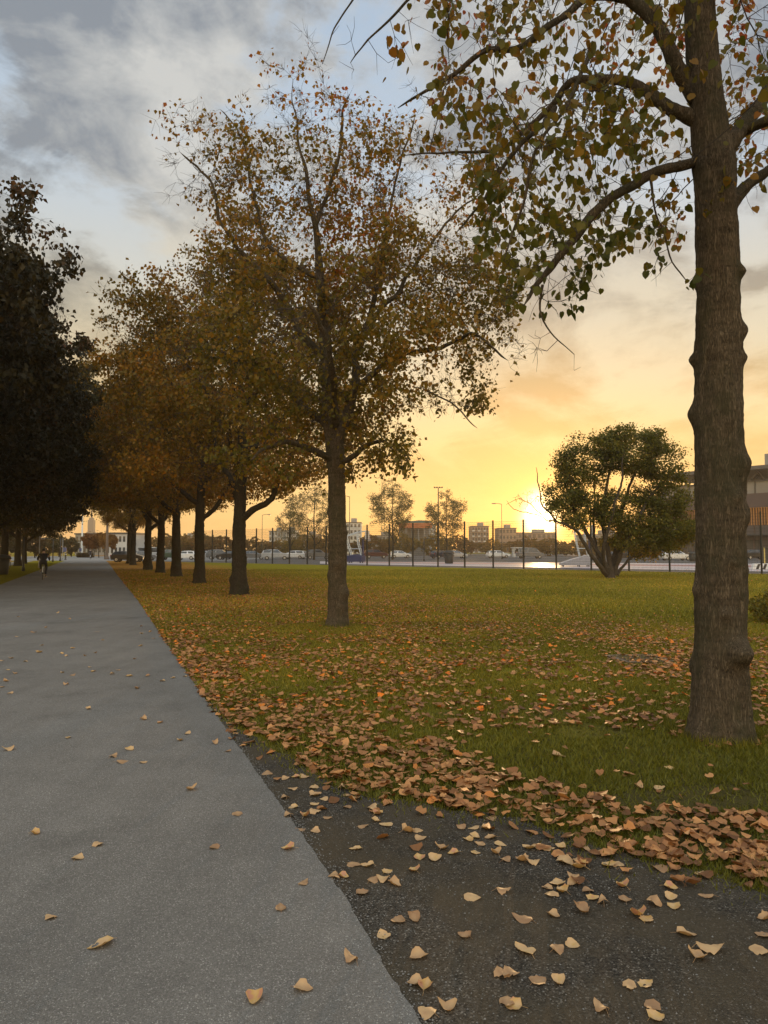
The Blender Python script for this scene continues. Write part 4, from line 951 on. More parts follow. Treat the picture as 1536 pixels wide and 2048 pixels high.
LB = [(115,592,80),(240,598,40),(315,590,55),(443,600,70),(150,680,70),(70,665,80),(325,680,90),(410,705,90),(418,665,60),(585,690,90),(655,695,60),(885,715,95),(1130,747,70),(375,770,75),(370,808,60),(285,800,90),(235,830,70),(250,872,65),(315,845,60),(465,840,40),(505,890,75),(560,915,65),(665,818,60),(683,897,65),(435,968,100),(272,995,75),(70,1012,110),(850,930,95),(955,890,65),(980,943,85),(965,828,60),(755,992,100),(825,1015,60),(1165,877,60),(80,1200,120),(290,1195,100),(365,1170,60),(1060,1108,105),(1205,1200,140),(1120,1237,110),(1490,1210,110),(1510,1012,80),(25,1355,75),(180,1380,45),(298,1393,95),(820,1397,75),(715,1418,60),(20,1530,55),(538,1545,75),(848,1545,115),(880,1600,80),(1520,1110,60),(580,632,120),(950,645,120),(1040,645,70),(700,148,45),(885,238,70),(775,235,55),(1035,370,45),(945,118,45),(300,48,75)]
LC = [(45,318,65),(700,357,40),(760,390,70),(885,393,50),(800,315,60),(1108,257,45),(1150,218,40),(1322,278,50),(1405,322,45),(1172,560,60),(220,838,60),(482,985,75),(608,908,60),(1310,925,60),(305,1355,80),(610,1530,130),(545,63,30),(420,240,35),(885,130,45),(980,150,40),(1460,718,45)]
LD = [(210,358,35),(110,260,20),(430,275,18),(355,237,18),(280,328,15),(105,385,18),(600,355,25),(627,405,22),(870,365,25),(920,355,20),(940,395,15),(985,385,15),(865,320,15),(255,437,20),(450,455,25),(245,480,40),(380,490,25),(410,505,25),(587,483,22),(523,503,15),(70,517,28),(155,538,25),(10,533,20),(50,590,25),(95,612,18),(385,605,25),(450,622,35),(548,573,22),(570,600,32),(720,592,25),(688,615,32),(790,628,45),(905,628,25),(825,522,28),(1060,640,30),(1000,658,35),(400,682,35),(840,705,45),(40,660,28),(5,697,25),(60,735,25),(1140,630,15),(860,442,30),(545,830,30)]
LP = [(500 + x / 2.965, 1500 + y / 2.965, s / 2.965) for x, y, s in LA] + [(1018 + x / 2.965, 1500 + y / 2.965, s / 2.965) for x, y, s in LB] + \
     [(x / 3.072, 1400 + y / 3.072, s / 3.072) for x, y, s in LC] + [(x / 3.072, 1150 + y / 3.072, s / 3.072) for x, y, s in LD]
def leaf_variant(i):
    r = random.Random(100 + i); nb, nc = 9, 7; V = []; cu = r.uniform(.4, 1.1); tw = r.uniform(-.5, .5); roll = r.uniform(.15, .9); cup = r.choice((1, 1, -.7))
    for a in range(nb):
        t = a / (nb - 1); wd = .50 * (math.sin(math.pi * min(1, t ** .55)) ** .75) + (.01 if 0 < a < nb - 1 else 0)
        for b in range(nc):
            s = (b / (nc - 1)) * 2 - 1; x = s * wd * (1 + (r.uniform(-.16, .10) - (.35 if (i % 3 == 0 and a == 5 and s > 0) else 0)) * (abs(s) > .6)); y = t - .5 - (.10 * abs(s) * (t < .2))
            z = cup * cu * (x * x) * 1.5 + roll * (t - .5) ** 2 * r.uniform(.9, 1.1) + tw * x * (t - .5) + .025 * math.sin(9 * t + 5 * s + i) + .10 * abs(x) * (1 + .4 * math.sin(t * 22))
            V.append((x, y, z))
    z0 = min(v[2] for v in V); V = [(x, y, z - z0 + .02) for x, y, z in V]
    Fc = [(a * nc + b, a * nc + b + 1, (a + 1) * nc + b + 1, (a + 1) * nc + b) for a in range(nb - 1) for b in range(nc - 1)]
    base = V[nc // 2]; k = len(V); L_ = r.uniform(.25, .5); bend = r.uniform(-.2, .2)
    for j, (yy, zz) in enumerate(((0, 0), (-L_ * .5, .03), (-L_, .01))):
        for dx, dz in ((-.012, 0), (.012, 0), (0, .02)): V.append((base[0] + dx + bend * j * .3, base[1] + yy, max(.01, base[2] * (1 - j * .45)) + zz * .3 + dz))
    for j in range(2):
        for b in range(3): Fc.append((k + j * 3 + b, k + j * 3 + (b + 1) % 3, k + j * 3 + 3 + (b + 1) % 3, k + j * 3 + 3 + b))
    me = bpy.data.meshes.new('fallen_leaf'); me.from_pydata(V, [], Fc); me.polygons.foreach_set('use_smooth', [True] * len(me.polygons))
    a = me.attributes.new('v', 'FLOAT', 'POINT'); b0 = i / 11.0 * .9
    a.data.foreach_set('value', [max(0, min(1, b0 + .10 * math.sin(v[0] * 9 + i) + .08 * math.sin(v[1] * 7 + 2 * i) + r.uniform(-.04, .04))) for v in V])
    me.update(); me.materials.append(M['litter_pale']); return me
LV = [leaf_variant(i) for i in range(12)]
LVB = []
for i in range(0, 12, 2):
    me = LV[(0, 0, 1, 1, 3, 3, 4, 4, 6, 6, 7)[i]].copy(); me.materials.clear(); me.materials.append(M['litter']); LVB.append(me)
GL = 'fallen leaves lying one by one near the camera'
recs = []
for (px, py, s) in LP:
    g_ = ground(px, py); size = min(.125, max(.060, s / F * g_.y * .98))
    surf = 'grey path' if is_path(g_.x, g_.y) else ('dark gravel' if is_gravel(np.array([g_.x]), np.array([g_.y]))[0] else 'short grass')
    vi = random.randrange(12); recs.append((g_, size, LV[vi], surf, 'pale yellowish' if vi < 4 else ('pale tan' if vi < 9 else 'pinkish tan'), px, py))
take = 300 - len(recs)
sel = order[:take]
for i in sel:
    g_ = Vector((LX[i], LY[i], 0)); px, py = project(np.array([LX[i]]), np.array([LY[i]])); vi = random.randrange(6)
    recs.append((g_, random.uniform(.055, .085), LVB[vi], 'leaf drift edge', ('dark brown', 'brown', 'tan', 'tan', 'orange brown', 'orange brown')[vi], float(px[0]), float(py[0])))
ordw = ['nearest', 'second nearest', 'third nearest', 'fourth nearest', 'fifth nearest', 'sixth nearest', 'seventh nearest', 'eighth nearest', 'ninth nearest', 'tenth nearest'] + ['%dth nearest' % i for i in range(11, 30)]
posw = ['leftmost', 'second from left', 'third from left', 'fourth from left', 'fifth from left', 'third from right', 'second from right', 'rightmost']
for surf in sorted(set(r[3] for r in recs)):
    rs_ = sorted([r for r in recs if r[3] == surf], key=lambda r: -r[6])
    for c0 in range(0, len(rs_), 8):
        ch_ = sorted(rs_[c0:c0 + 8], key=lambda r: r[5]); m = len(ch_); pw = posw[:m - m // 2 + (m == 1)] if m < 8 else posw
        for j, (g_, size, me, _, cw, px, py) in enumerate(ch_):
            p_ = posw[j] if m == 8 or j < 5 else posw[j]
            o = bpy.data.objects.new('fallen_leaf', me); col.objects.link(o)
            z0 = .012 if surf == 'grey path' else (.006 if surf == 'dark gravel' else .012)
            o.location = (g_.x, g_.y, z0 + (.006 if 'drift' in surf else 0)); o.scale = (size * random.uniform(.8, 1.1), size * random.uniform(.85, 1.1), size * random.uniform(.35, 1.15))
            o.rotation_euler = (random.gauss(0, .09), random.gauss(0, .09), random.uniform(0, 6.28))
            tag(o, '%s leaf on the %s, %s in %s strip' % (cw, surf, p_, ordw[c0 // 8]), 'leaf', GL)
rest = np.ones(len(LX), bool); rest[sel] = False
LX, LY = LX[rest], LY[rest]; n = len(LX)
print('litter', n)
c = np.stack([LX, LY, rng.uniform(.008, .035, n)], 1)
gmask = is_gravel(LX, LY); c[gmask, 2] *= .5
up = rand_dirs(n, 0, .16); nor = rng.normal(scale=.20, size=(n, 3)); nor[:, 2] += 1.0
lv = np.clip(rng.beta(1.4, 1.9, n) * .86 + .10 * vnoise(c, 1.3), 0, .78)
bright = (rng.uniform(size=n) < .11) & (LY > 7.2); lv[bright] = rng.uniform(.82, 1, bright.sum())
near_ = LY < 13
TM = (LEAF8[0].copy(), LEAF8[1]); TM[0][:, 1] -= .4
for nm, msk, tmpl in (('leaf_litter', near_, TM), ('distant_leaf_litter', ~near_, (LEAF4[0] - np.array([0, .4, 0]), LEAF4[1]))):
    o = leaf_cloud(nm, c[msk], (.032 + .052 * rng.uniform(0, 1, msk.sum()) ** .8) * (1 if nm[0] == 'l' else 1.1), up[msk], nor[msk], lv[msk], M['litter'], None, tmpl, .38, 1.1 if nm[0] == 'l' else 0)
    tag(o, kind='stuff')
# loose grit on the dark gravel
n = 9000; X, Y = sample_ground(n, 1.9, 6.5); k = is_gravel(X, Y) & ~is_path(X - .02, Y); X, Y = X[k], Y[k]; n = len(X)
O8 = np.array([(1, 0, 0), (-1, 0, 0), (0, 1, 0), (0, -1, 0), (0, 0, 1), (0, 0, -1)], float); OF = np.array([(0, 2, 4), (2, 1, 4), (1, 3, 4), (3, 0, 4)])
sz = rng.uniform(.0015, .0045, n) ; V = np.stack([X, Y, np.full(n, .006)], 1)[:, None] + (O8[None] * sz[:, None, None]) * rng.uniform(.6, 1.4, (n, 6, 1))
M['grit'] = mat('stone_grit', (.17, .16, .145), .8, .5, 60)
o = np_mesh('loose_grit', V.reshape(-1, 3), (np.arange(n)[:, None, None] * 6 + OF[None]).ravel(), np.full(n * 4, 3), M['grit']); tag(o, kind='stuff')

n = 5200; Y = rng.uniform(1.9, 14, n); X = np.interp(Y, edy, edx) + rng.normal(scale=.05, size=n) - .01; sz = rng.uniform(.0015, .0048, n)
V = np.stack([X, Y, np.full(n, .011)], 1)[:, None] + (O8[None] * sz[:, None, None]) * rng.uniform(.6, 1.4, (n, 6, 1))
o = np_mesh('edge_grit', V.reshape(-1, 3), (np.arange(n)[:, None, None] * 6 + OF[None]).ravel(), np.full(n * 4, 3), M['grit']); tag(o, kind='stuff')

# ------------------------------------------------------------------ fence
M['fence'] = mat('dark_fence_metal', (.025, .028, .024), .5, .1, 5, metal=.4)
fx = []; f_dir = Vector((1, -.936, 0)).normalized(); f0 = Vector((14.2, FL(14.2), 0)); STEP = 3.12
fr = tag(empty('wire_fence', f0, math.atan2(f_dir.y, f_dir.x)), 'tall dark wire mesh fence with slim posts between the lawn and the sports court', 'fence')
FH = 4.1
for i in range(-17, 9):
    x = i * STEP; mb = MB(); mb.box((x, 0, FH / 2 + .05), (.11, .11, FH + .1)); mb.box((x, 0, FH + .11), (.1, .1, .02)); mb.build('post', M['fence'], fr)
for i in range(-17, 8):
    mb = MB(); x0 = i * STEP + .045; x1 = (i + 1) * STEP - .045; nn = 30
    for k in range(1, nn):
        x = x0 + (x1 - x0) * k / nn; mb.box((x, .0, FH / 2 + .05), (.007, .007, FH - .05))
    for z in np.arange(.08, FH, .2): mb.box(((x0 + x1) / 2, .011, z), (x1 - x0, .009, .010))
    mb.build('mesh_panel', M['fence'], fr)

# ------------------------------------------------------------------ basketball stands
M['blue'] = mat('blue_padding', (.025, .035, .10), .55, .12, 3); M['white_paint'] = mat('white_painted_steel', (.62, .66, .66), .4, .06, 3)
M['grey_base'] = mat('grey_padding', (.30, .30, .32), .55, .12, 3); M['rim'] = mat('orange_rim', (.6, .12, .03), .4, .1, 5); M['board'] = mat('clear_backboard', (.45, .50, .52), .2, .05, 3); M['navy'] = mat('navy_pad', (.02, .022, .07), .6, .1, 4)
def hoop(px, py, base_m, label, flip=False, rz=0.0):
    g_ = ground(px, py); root = tag(empty('basketball_stand', g_, rz), label, 'basketball hoop', 'wheeled basketball stands on the sports court')
    mb = MB(); mb.prism([(-3.0, .15), (1.5, .15), (1.5, .85), (.9, 1.1), (-1.2, .75), (-3.0, .35)], -.75, .75); mb.build('base', base_m, root, bevel=.04)
    for x in (-2.6, -.2, 1.2):
        for y in (-.5, .5):
            mb = MB(); mb.lathe([(.09, -.03), (.09, .03)], (x, y, .09), 10, 'y'); mb.build('wheel', M['fence'], root)
    for y in (-.35, .35):
        mb = MB(); mb.tube([(.0, y, .9), (-.55, y, 2.5), (-.75, y, 3.4)], .06, 6); mb.build('upright', M['white_paint'], root)
        mb = MB(); mb.tube([(1.25, y, .95), (.85, y, 2.3), (.72, y, 3.65)], .07, 6); mb.build('upright', M['white_paint'], root)
        mb = MB(); mb.tube([(-.85, y, 3.25), (.6, y, 3.75), (1.9, y, 3.95)], .05, 6); mb.build('arm', M['white_paint'], root)
    mb = MB(); mb.tube([(-.3, -.35, 1.75), (-.3, .35, 1.75)], .04, 6); mb.tube([(-.3, 0, 1.75), (1.05, 0, 1.75)], .04, 6); mb.tube([(.72, -.35, 3.0), (.72, .35, 3.0)], .04, 6); mb.build('brace', M['white_paint'], root)
    mb = MB(); mb.box((1.42, 0, 1.95), (.14, .5, 2.1)); mb.build('front_pad', M['navy'], root, bevel=.03)
    mb = MB(); mb.box((1.95, 0, 3.45), (.05, 1.8, 1.05)); bd = mb.build('backboard', M['board'], root)
    mb = MB(); mb.box((1.982, 0, 3.95), (.02, 1.84, .05)); mb.box((1.982, 0, 2.95), (.02, 1.84, .05)); mb.box((1.982, .89, 3.45), (.02, .05, .94)); mb.box((1.982, -.89, 3.45), (.02, .05, .94)); mb.build('board_frame', M['white_paint'], bd)
    mb = MB(); mb.tube([(2.2 + .225 * math.cos(a), .225 * math.sin(a), 3.05) for a in np.linspace(0, 2 * math.pi, 17)], .012, 5, cap=False); mb.box((1.99, 0, 3.03), (.06, .15, .1)); mb.build('rim', M['rim'], root)
    mb = MB()
    for a in np.linspace(0, 2 * math.pi, 13)[:-1]: mb.tube([(2.2 + .22 * math.cos(a), .22 * math.sin(a), 3.04), (2.2 + .13 * math.cos(a + .3), .13 * math.sin(a + .3), 2.65)], .006, 3)
    mb.build('net', M['white_paint'], root)
    return root
hoop(704, 1126, M['blue'], 'white framed basketball stand on a blue padded base, just right of the second trunk', rz=-.25)
h2 = hoop(1160, 1133.5, M['grey_base'], 'grey based basketball stand half hidden behind the stems of the low broad tree', rz=-.1); h2.scale = (.62, .9, 1)

# ------------------------------------------------------------------ lamps, masts, poles
M['pole'] = mat('galvanised_pole', (.30, .29, .27), .5, .1, 3, metal=.3); M['dark_pole'] = mat('dark_pole', (.03, .03, .028), .5, .1, 3); M['lamp_glass'] = mat('lamp_lens', (.6, .6, .55), .3, .05, 3)
M['brown_pole'] = mat('weathered_pole', (.12, .085, .06), .7, .2, 3)
def street_lamp(px, base_py, top_py, label, group, arm=-1, m='pole', w=.07, Y=None, name='street_lamp', cat='street lamp'):
    g_ = ground(px, base_py) if Y is None else Vector((at(px, 1100, Y).x, Y, 0)); top = at(px, top_py, g_.y).z
    root = tag(empty(name, g_), label, cat, group)
    mb = MB(); mb.lathe([(w * 1.8, 0), (w * 1.8, .25), (w * 1.2, .35), (w, 1.2), (w * .6, top)], n=8); mb.build('pole', M[m], root, smooth=True)
    if arm:
        mb = MB(); mb.tube([(0, 0, top - .05), (arm * .5, 0, top + .08), (arm * 1.1, 0, top + .1)], [.05, .04, .035], 6); mb.build('arm', M[m], root)
        mb = MB(); mb.box((arm * 1.35, 0, top + .09), (.75, .28, .12), taper=.8); hd = mb.build('lamp_head', M[m], root, bevel=.02)
        mb = MB(); mb.box((arm * 1.35, 0, top + .012), (.5, .2, .03)); mb.build('lens', M['lamp_glass'], hd)
    return root
LGp = 'street lamps beyond the fence and beside the path'
street_lamp(1004, 0, 1008, 'slim street lamp left of the sun with its head pointing left', LGp, -1, 'dark_pole', Y=125)
street_lamp(699, 0, 993, 'slim street lamp right of the second trunk with its head pointing left', LGp, -1, 'dark_pole', Y=115)
street_lamp(848, 0, 1078, 'short dark lamp post in the car park between two fence posts', LGp, 1, 'dark_pole', Y=105)
street_lamp(524, 0, 1030, 'slim street lamp behind the parked cars right of the third trunk', LGp, 1, 'dark_pole', Y=140)
PG = 'lamp posts along the left edge of the path'
street_lamp(46.5, 1142, 1074, 'dark lamp post at the far left, left of the near cyclist', PG, 0, 'dark_pole', .07)
street_lamp(78, 1136, 1072, 'pale lamp post just above the near cyclist', PG, 0, 'pole', .05)
street_lamp(105.5, 1124, 1078, 'dark lamp post with a white arm, right of the near cyclist', PG, -1, 'dark_pole', .07)
street_lamp(120.5, 1122, 1076, 'thin dark lamp post between the white armed post and the blue sign', PG, 0, 'dark_pole', .08)
street_lamp(125, 1119, 1076, 'thin pale lamp post next to the small blue sign', PG, 0, 'pole', .05)
street_lamp(163.5, 1112, 1010, 'tall white mast standing left of the distant tower', None, 0, 'white_paint', .22, Y=170, name='mast', cat='mast')
street_lamp(213.5, 1119, 1010, 'tall brown pole standing at the right edge of the path end', None, 0, 'brown_pole', .26, name='pole', cat='pole')
# floodlight mast
def flood(px, Y, top_py, label):
    X = at(px, 1100, Y).x; top = at(px, top_py, Y).z; root = tag(empty('floodlight_mast', (X, Y, 0)), label, 'floodlight mast')
    mb = MB(); mb.lathe([(.3, 0), (.2, top * .5), (.12, top)], n=8); mb.build('pole', M['dark_pole'], root)
    mb = MB(); mb.box((0, 0, top + .05), (2.3, .25, .12)); mb.build('cross_arm', M['dark_pole'], root)
    for x in (-1.0, -.35, .35, 1.0):
        mb = MB(); mb.box((x, -.1, top + .22), (.42, .3, .22)); mb.build('lamp', M['dark_pole'], root, bevel=.02)
flood(877, 190, 976, 'tall dark floodlight mast with a flat row of lamps behind a birch')
def lattice(px, Y, top_py, label):
    X = at(px, 1100, Y).x; top = at(px, top_py, Y).z; root = tag(empty('lattice_mast', (X, Y, 0)), label, 'radio mast')
    for sx_ in (-1, 1):
        for sy_ in (-1, 1):
            mb = MB(); mb.tube([(sx_ * .9, sy_ * .9, 0), (sx_ * .45, sy_ * .45, top)], .08, 5); mb.build('leg', M['dark_pole'], root)
    mb = MB(); k = 22
    for i in range(k):
        z0, z1 = top * i / k, top * (i + 1) / k; a0, a1 = .9 - .45 * i / k, .9 - .45 * (i + 1) / k; s = 1 if i % 2 else -1
        for y in (-1, 1): mb.tube([(-s * a0, y * a0, z0), (s * a1, y * a1, z1)], .045, 3); mb.tube([(y * a0, -s * a0, z0), (y * a1, s * a1, z1)], .045, 3)
    mb.build('bracing', M['dark_pole'], root)
    mb = MB(); mb.tube([(0, 0, top - .5), (0, 0, top + 4)], [.1, .03], 5); mb.build('antenna', M['dark_pole'], root)
lattice(766, 330, 950, 'thin lattice radio mast rising behind the birch right of the second trunk')

# ------------------------------------------------------------------ cars
M['glass'] = mat('car_glass', (.02, .025, .03), .08, .05, 3, spec=.8); M['tyre'] = mat('tyre_rubber', (.02, .02, .02), .8, .1, 20); M['rimm'] = mat('wheel_rim', (.45, .45, .45), .35, .05, 5, metal=.6)
M['headl'] = mat('headlight_glass', (.7, .7, .68), .15, .05, 5); M['taill'] = mat('tail_light', (.35, .02, .02), .25, .05, 5)
PAINT = {'white': (.72, .72, .70), 'silver': (.42, .43, .44), 'grey': (.16, .165, .17), 'black': (.02, .02, .022), 'dark red': (.07, .018, .02), 'dark blue': (.02, .025, .05), 'green': (.05, .08, .055)}
for k, c_ in PAINT.items(): M['car_' + k] = mat('car_paint_' + k.replace(' ', '_'), c_, .3, .04, 2, metal=.1)
SHAPES = {
 'hatchback': ([(-2.05, .3), (-2.1, .75), (-1.95, 1.0), (-1.0, 1.08), (.9, 1.05), (1.95, .82), (2.1, .62), (2.1, .3)], [(-1.95, 1.0), (-1.55, 1.42), (-.6, 1.5), (.25, 1.46), (1.05, 1.04)]),
 'estate': ([(-2.3, .3), (-2.35, .8), (-2.25, 1.02), (-1.0, 1.06), (1.0, 1.02), (2.1, .85), (2.3, .62), (2.3, .3)], [(-2.2, 1.02), (-1.95, 1.45), (-.6, 1.52), (.35, 1.48), (1.15, 1.02)]),
 'suv': ([(-2.2, .4), (-2.28, .9), (-2.2, 1.15), (-1.0, 1.18), (1.0, 1.16), (2.05, 1.0), (2.2, .75), (2.2, .4)], [(-2.15, 1.15), (-1.9, 1.62), (-.6, 1.72), (.35, 1.68), (1.1, 1.16)]),
 'van': ([(-2.5, .4), (-2.55, 1.0), (-2.5, 1.2), (-1.0, 1.2), (1.3, 1.2), (2.3, 1.05), (2.5, .8), (2.5, .4)], [(-2.5, 1.2), (-2.45, 2.0), (-.6, 2.1), (1.0, 2.0), (1.75, 1.18)]),
}
def car(shape, colour, loc, rz, label):
    body, cab = SHAPES[shape]; root = tag(empty('parked_car', loc, rz), label, 'car' if shape != 'van' else 'van', 'cars parked beyond the fence'); pm = M['car_' + colour]
    mb = MB(); mb.prism(body, -.88, .88); bd = mb.build('body', pm, root, bevel=.07)
    zt = max(z for x, z in cab)
    mb = MB(); b = len(mb.v); n_ = len(cab); zb = cab[0][1]
    for y, s in ((-1, -1), (1, 1)):
        for x, z in cab: mb.v.append((x, y * (.84 - .17 * (z - zb) / (zt - zb)), z - .03))
    mb.f += [(k, k + 1, n_ + k + 1, n_ + k) for k in range(n_ - 1)] + [tuple(reversed(range(n_))), tuple(range(n_, 2 * n_)), (n_ - 1, 0, n_, 2 * n_ - 1)]
    mb.build('cabin', pm, root, bevel=.05)
    # windows: panes a little proud of the cabin sides
    x0, x1 = cab[1][0], cab[-2][0]; za, zc2 = zb + .06, zt - .13
    for s in (-1, 1):
        for (xa, xb, xc, xd) in ((cab[0][0] + .28, -.62, -.62, x0 + .10), (-.52, .98 if shape != 'van' else 1.55, x1 + .0, -.52)):
            mb = MB(); yb = lambda z: s * (.845 - .17 * (z - zb) / (zt - zb) + .012)
            q = [(xa, za), (xb - .18, za), (min(xc, xb) if xc < 0 else xc, zc2), (xd, zc2)]
            vs = [(x, yb(z), z) for x, z in q] + [(x, yb(z) - s * .02, z) for x, z in q]; mb.add(vs, [(0, 1, 2, 3), (7, 6, 5, 4), (0, 4, 5, 1), (1, 5, 6, 2), (2, 6, 7, 3), (3, 7, 4, 0)]); mb.build('window', M['glass'], root)
    for (pa, pb, nm) in ((cab[-1], cab[-2], 'windscreen'), (cab[0], cab[1], 'rear_window')):
        d_ = .03 if nm == 'windscreen' else -.03; mb = MB(); vs = []
        for t, y in ((.08, .74), (.08, -.74), (.88, -.66), (.88, .66)): vs.append((pa[0] + (pb[0] - pa[0]) * t + d_, y, pa[1] + (pb[1] - pa[1]) * t - .01))
        vs += [(x - d_ * .9, y, z) for x, y, z in vs]; mb.add(vs, [(0, 1, 2, 3), (7, 6, 5, 4), (0, 4, 5, 1), (1, 5, 6, 2), (2, 6, 7, 3), (3, 7, 4, 0)]); mb.build(nm, M['glass'], root)
    L2 = body[-1][0]
    for x in (-L2 * .62, L2 * .64):
        for y in (-.8, .8):
            mb = MB(); mb.lathe([(.2, -.1), (.30, -.11), (.33, -.06), (.33, .06), (.30, .11), (.2, .1)], (x, y, .33), 16, 'y'); wh = mb.build('wheel', M['tyre'], root)
            mb = MB(); mb.lathe([(.04, -.125), (.19, -.115), (.19, .115), (.04, .125)], (x, y, .33), 12, 'y'); mb.build('rim', M['rimm'], wh)
    for y in (-.62, .62):
        mb = MB(); mb.box((L2 - .04, y, body[-2][1] + .03), (.16, .34, .14)); mb.build('headlight', M['headl'], root, bevel=.02)
        mb = MB(); mb.box((-L2 + .02, y * 1.1, body[1][1] + .1), (.14, .22, .2)); mb.build('tail_light', M['taill'], root, bevel=.02)
    return root
CARS = [(256, 1124, 'hatchback', 'black', 0.1, 'black car at the left end of the row, behind the eighth trunk'), (283, 1121, 'estate', 'grey', .2, 'grey estate car between the seventh and eighth trunks'),
        (308, 1120, 'van', 'silver', .1, 'silver van left of the sixth trunk'), (343, 1120, 'suv', 'green', .2, 'dark green tall car between the fifth and sixth trunks'),
        (371, 1120, 'hatchback', 'white', 3.0, 'white hatchback between the fourth and fifth trunks'), (421, 1119, 'hatchback', 'silver', .2, 'silver hatchback just right of the fourth trunk'),
        (440, 1119, 'suv', 'grey', .1, 'grey tall car left of the stout third trunk'), (459, 1119.5, 'hatchback', 'black', 3.1, 'black car nosing out from behind the stout third trunk'),
        (506, 1119, 'hatchback', 'grey', .2, 'grey hatchback just right of the third trunk'), (551, 1120, 'suv', 'silver', .15, 'silver tall car in the middle of the row left of the second trunk'),
        (588, 1118, 'estate', 'white', 2.9, 'white estate car with the sloping nose left of the second trunk'), (636, 1118.5, 'suv', 'grey', .1, 'grey car next to the second trunk of the row'),
        (752, 1117, 'suv', 'dark red', .1, 'dark red tall car right of the basketball stand'), (800, 1116.5, 'hatchback', 'white', .2, 'pale small car behind the fence below the canopy building'),
        (884, 1117, 'estate', 'dark blue', .6, 'dark blue car just left of the dark litter bin'), (912, 1116.5, 'hatchback', 'silver', .2, 'silver car right of the dark litter bin'),
        (996, 1116, 'estate', 'white', .2, 'white car below the second brown block'), (1060, 1117, 'van', 'grey', .1, 'grey van under the setting sun'),
        (1250, 1120, 'estate', 'black', .2, 'long black car behind the right stems of the low broad tree'), (1352, 1121, 'estate', 'white', .1, 'white car in front of the stadium left of the nearest trunk'),
        (1510, 1119, 'suv', 'black', .1, 'black tall car in front of the stadium right of the nearest trunk')]
for px, py, sh, c_, rz, lab in CARS: car(sh, c_, ground(px, py), rz, lab)

# ------------------------------------------------------------------ cyclists
M['skin'] = mat('skin', (.42, .26, .18), .6, .08, 8); M['jacket'] = mat('black_jacket', (.012, .012, .014), .8, .2, 12); M['trousers'] = mat('dark_trousers', (.018, .019, .024), .85, .2, 12)
M['shoes'] = mat('dark_trainers', (.03, .03, .03), .6, .1, 8); M['helmet'] = mat('dark_helmet', (.015, .015, .015), .35, .1, 5); M['frame_paint'] = mat('bicycle_frame_paint', (.12, .12, .13), .3, .1, 5, metal=.3); M['chrome'] = mat('chrome', (.6, .6, .6), .2, .05, 5, metal=1)
M['hair'] = mat('dark_hair', (.02, .014, .01), .7, .2, 30)
def skin_mesh(name, nodes, edges, m, parent, root=0, sub=2):
    names = list(nodes); me = bpy.data.meshes.new(name); me.from_pydata([nodes[k][0] for k in names], [(names.index(a), names.index(b)) for a, b in edges], []); me.update()
    o = bpy.data.objects.new(name, me); col.objects.link(o); o.parent = parent; me.materials.append(m)
    sk = o.modifiers.new('skin', 'SKIN'); sk.use_smooth_shade = True
    for i, k in enumerate(names):
        r = nodes[k][1]; r = (r, r) if isinstance(r, float) else r; sv = me.skin_vertices[0].data[i]; sv.radius = r; sv.use_root = (i == root)
    ss = o.modifiers.new('sub', 'SUBSURF'); ss.levels = sub; ss.render_levels = sub
    return o
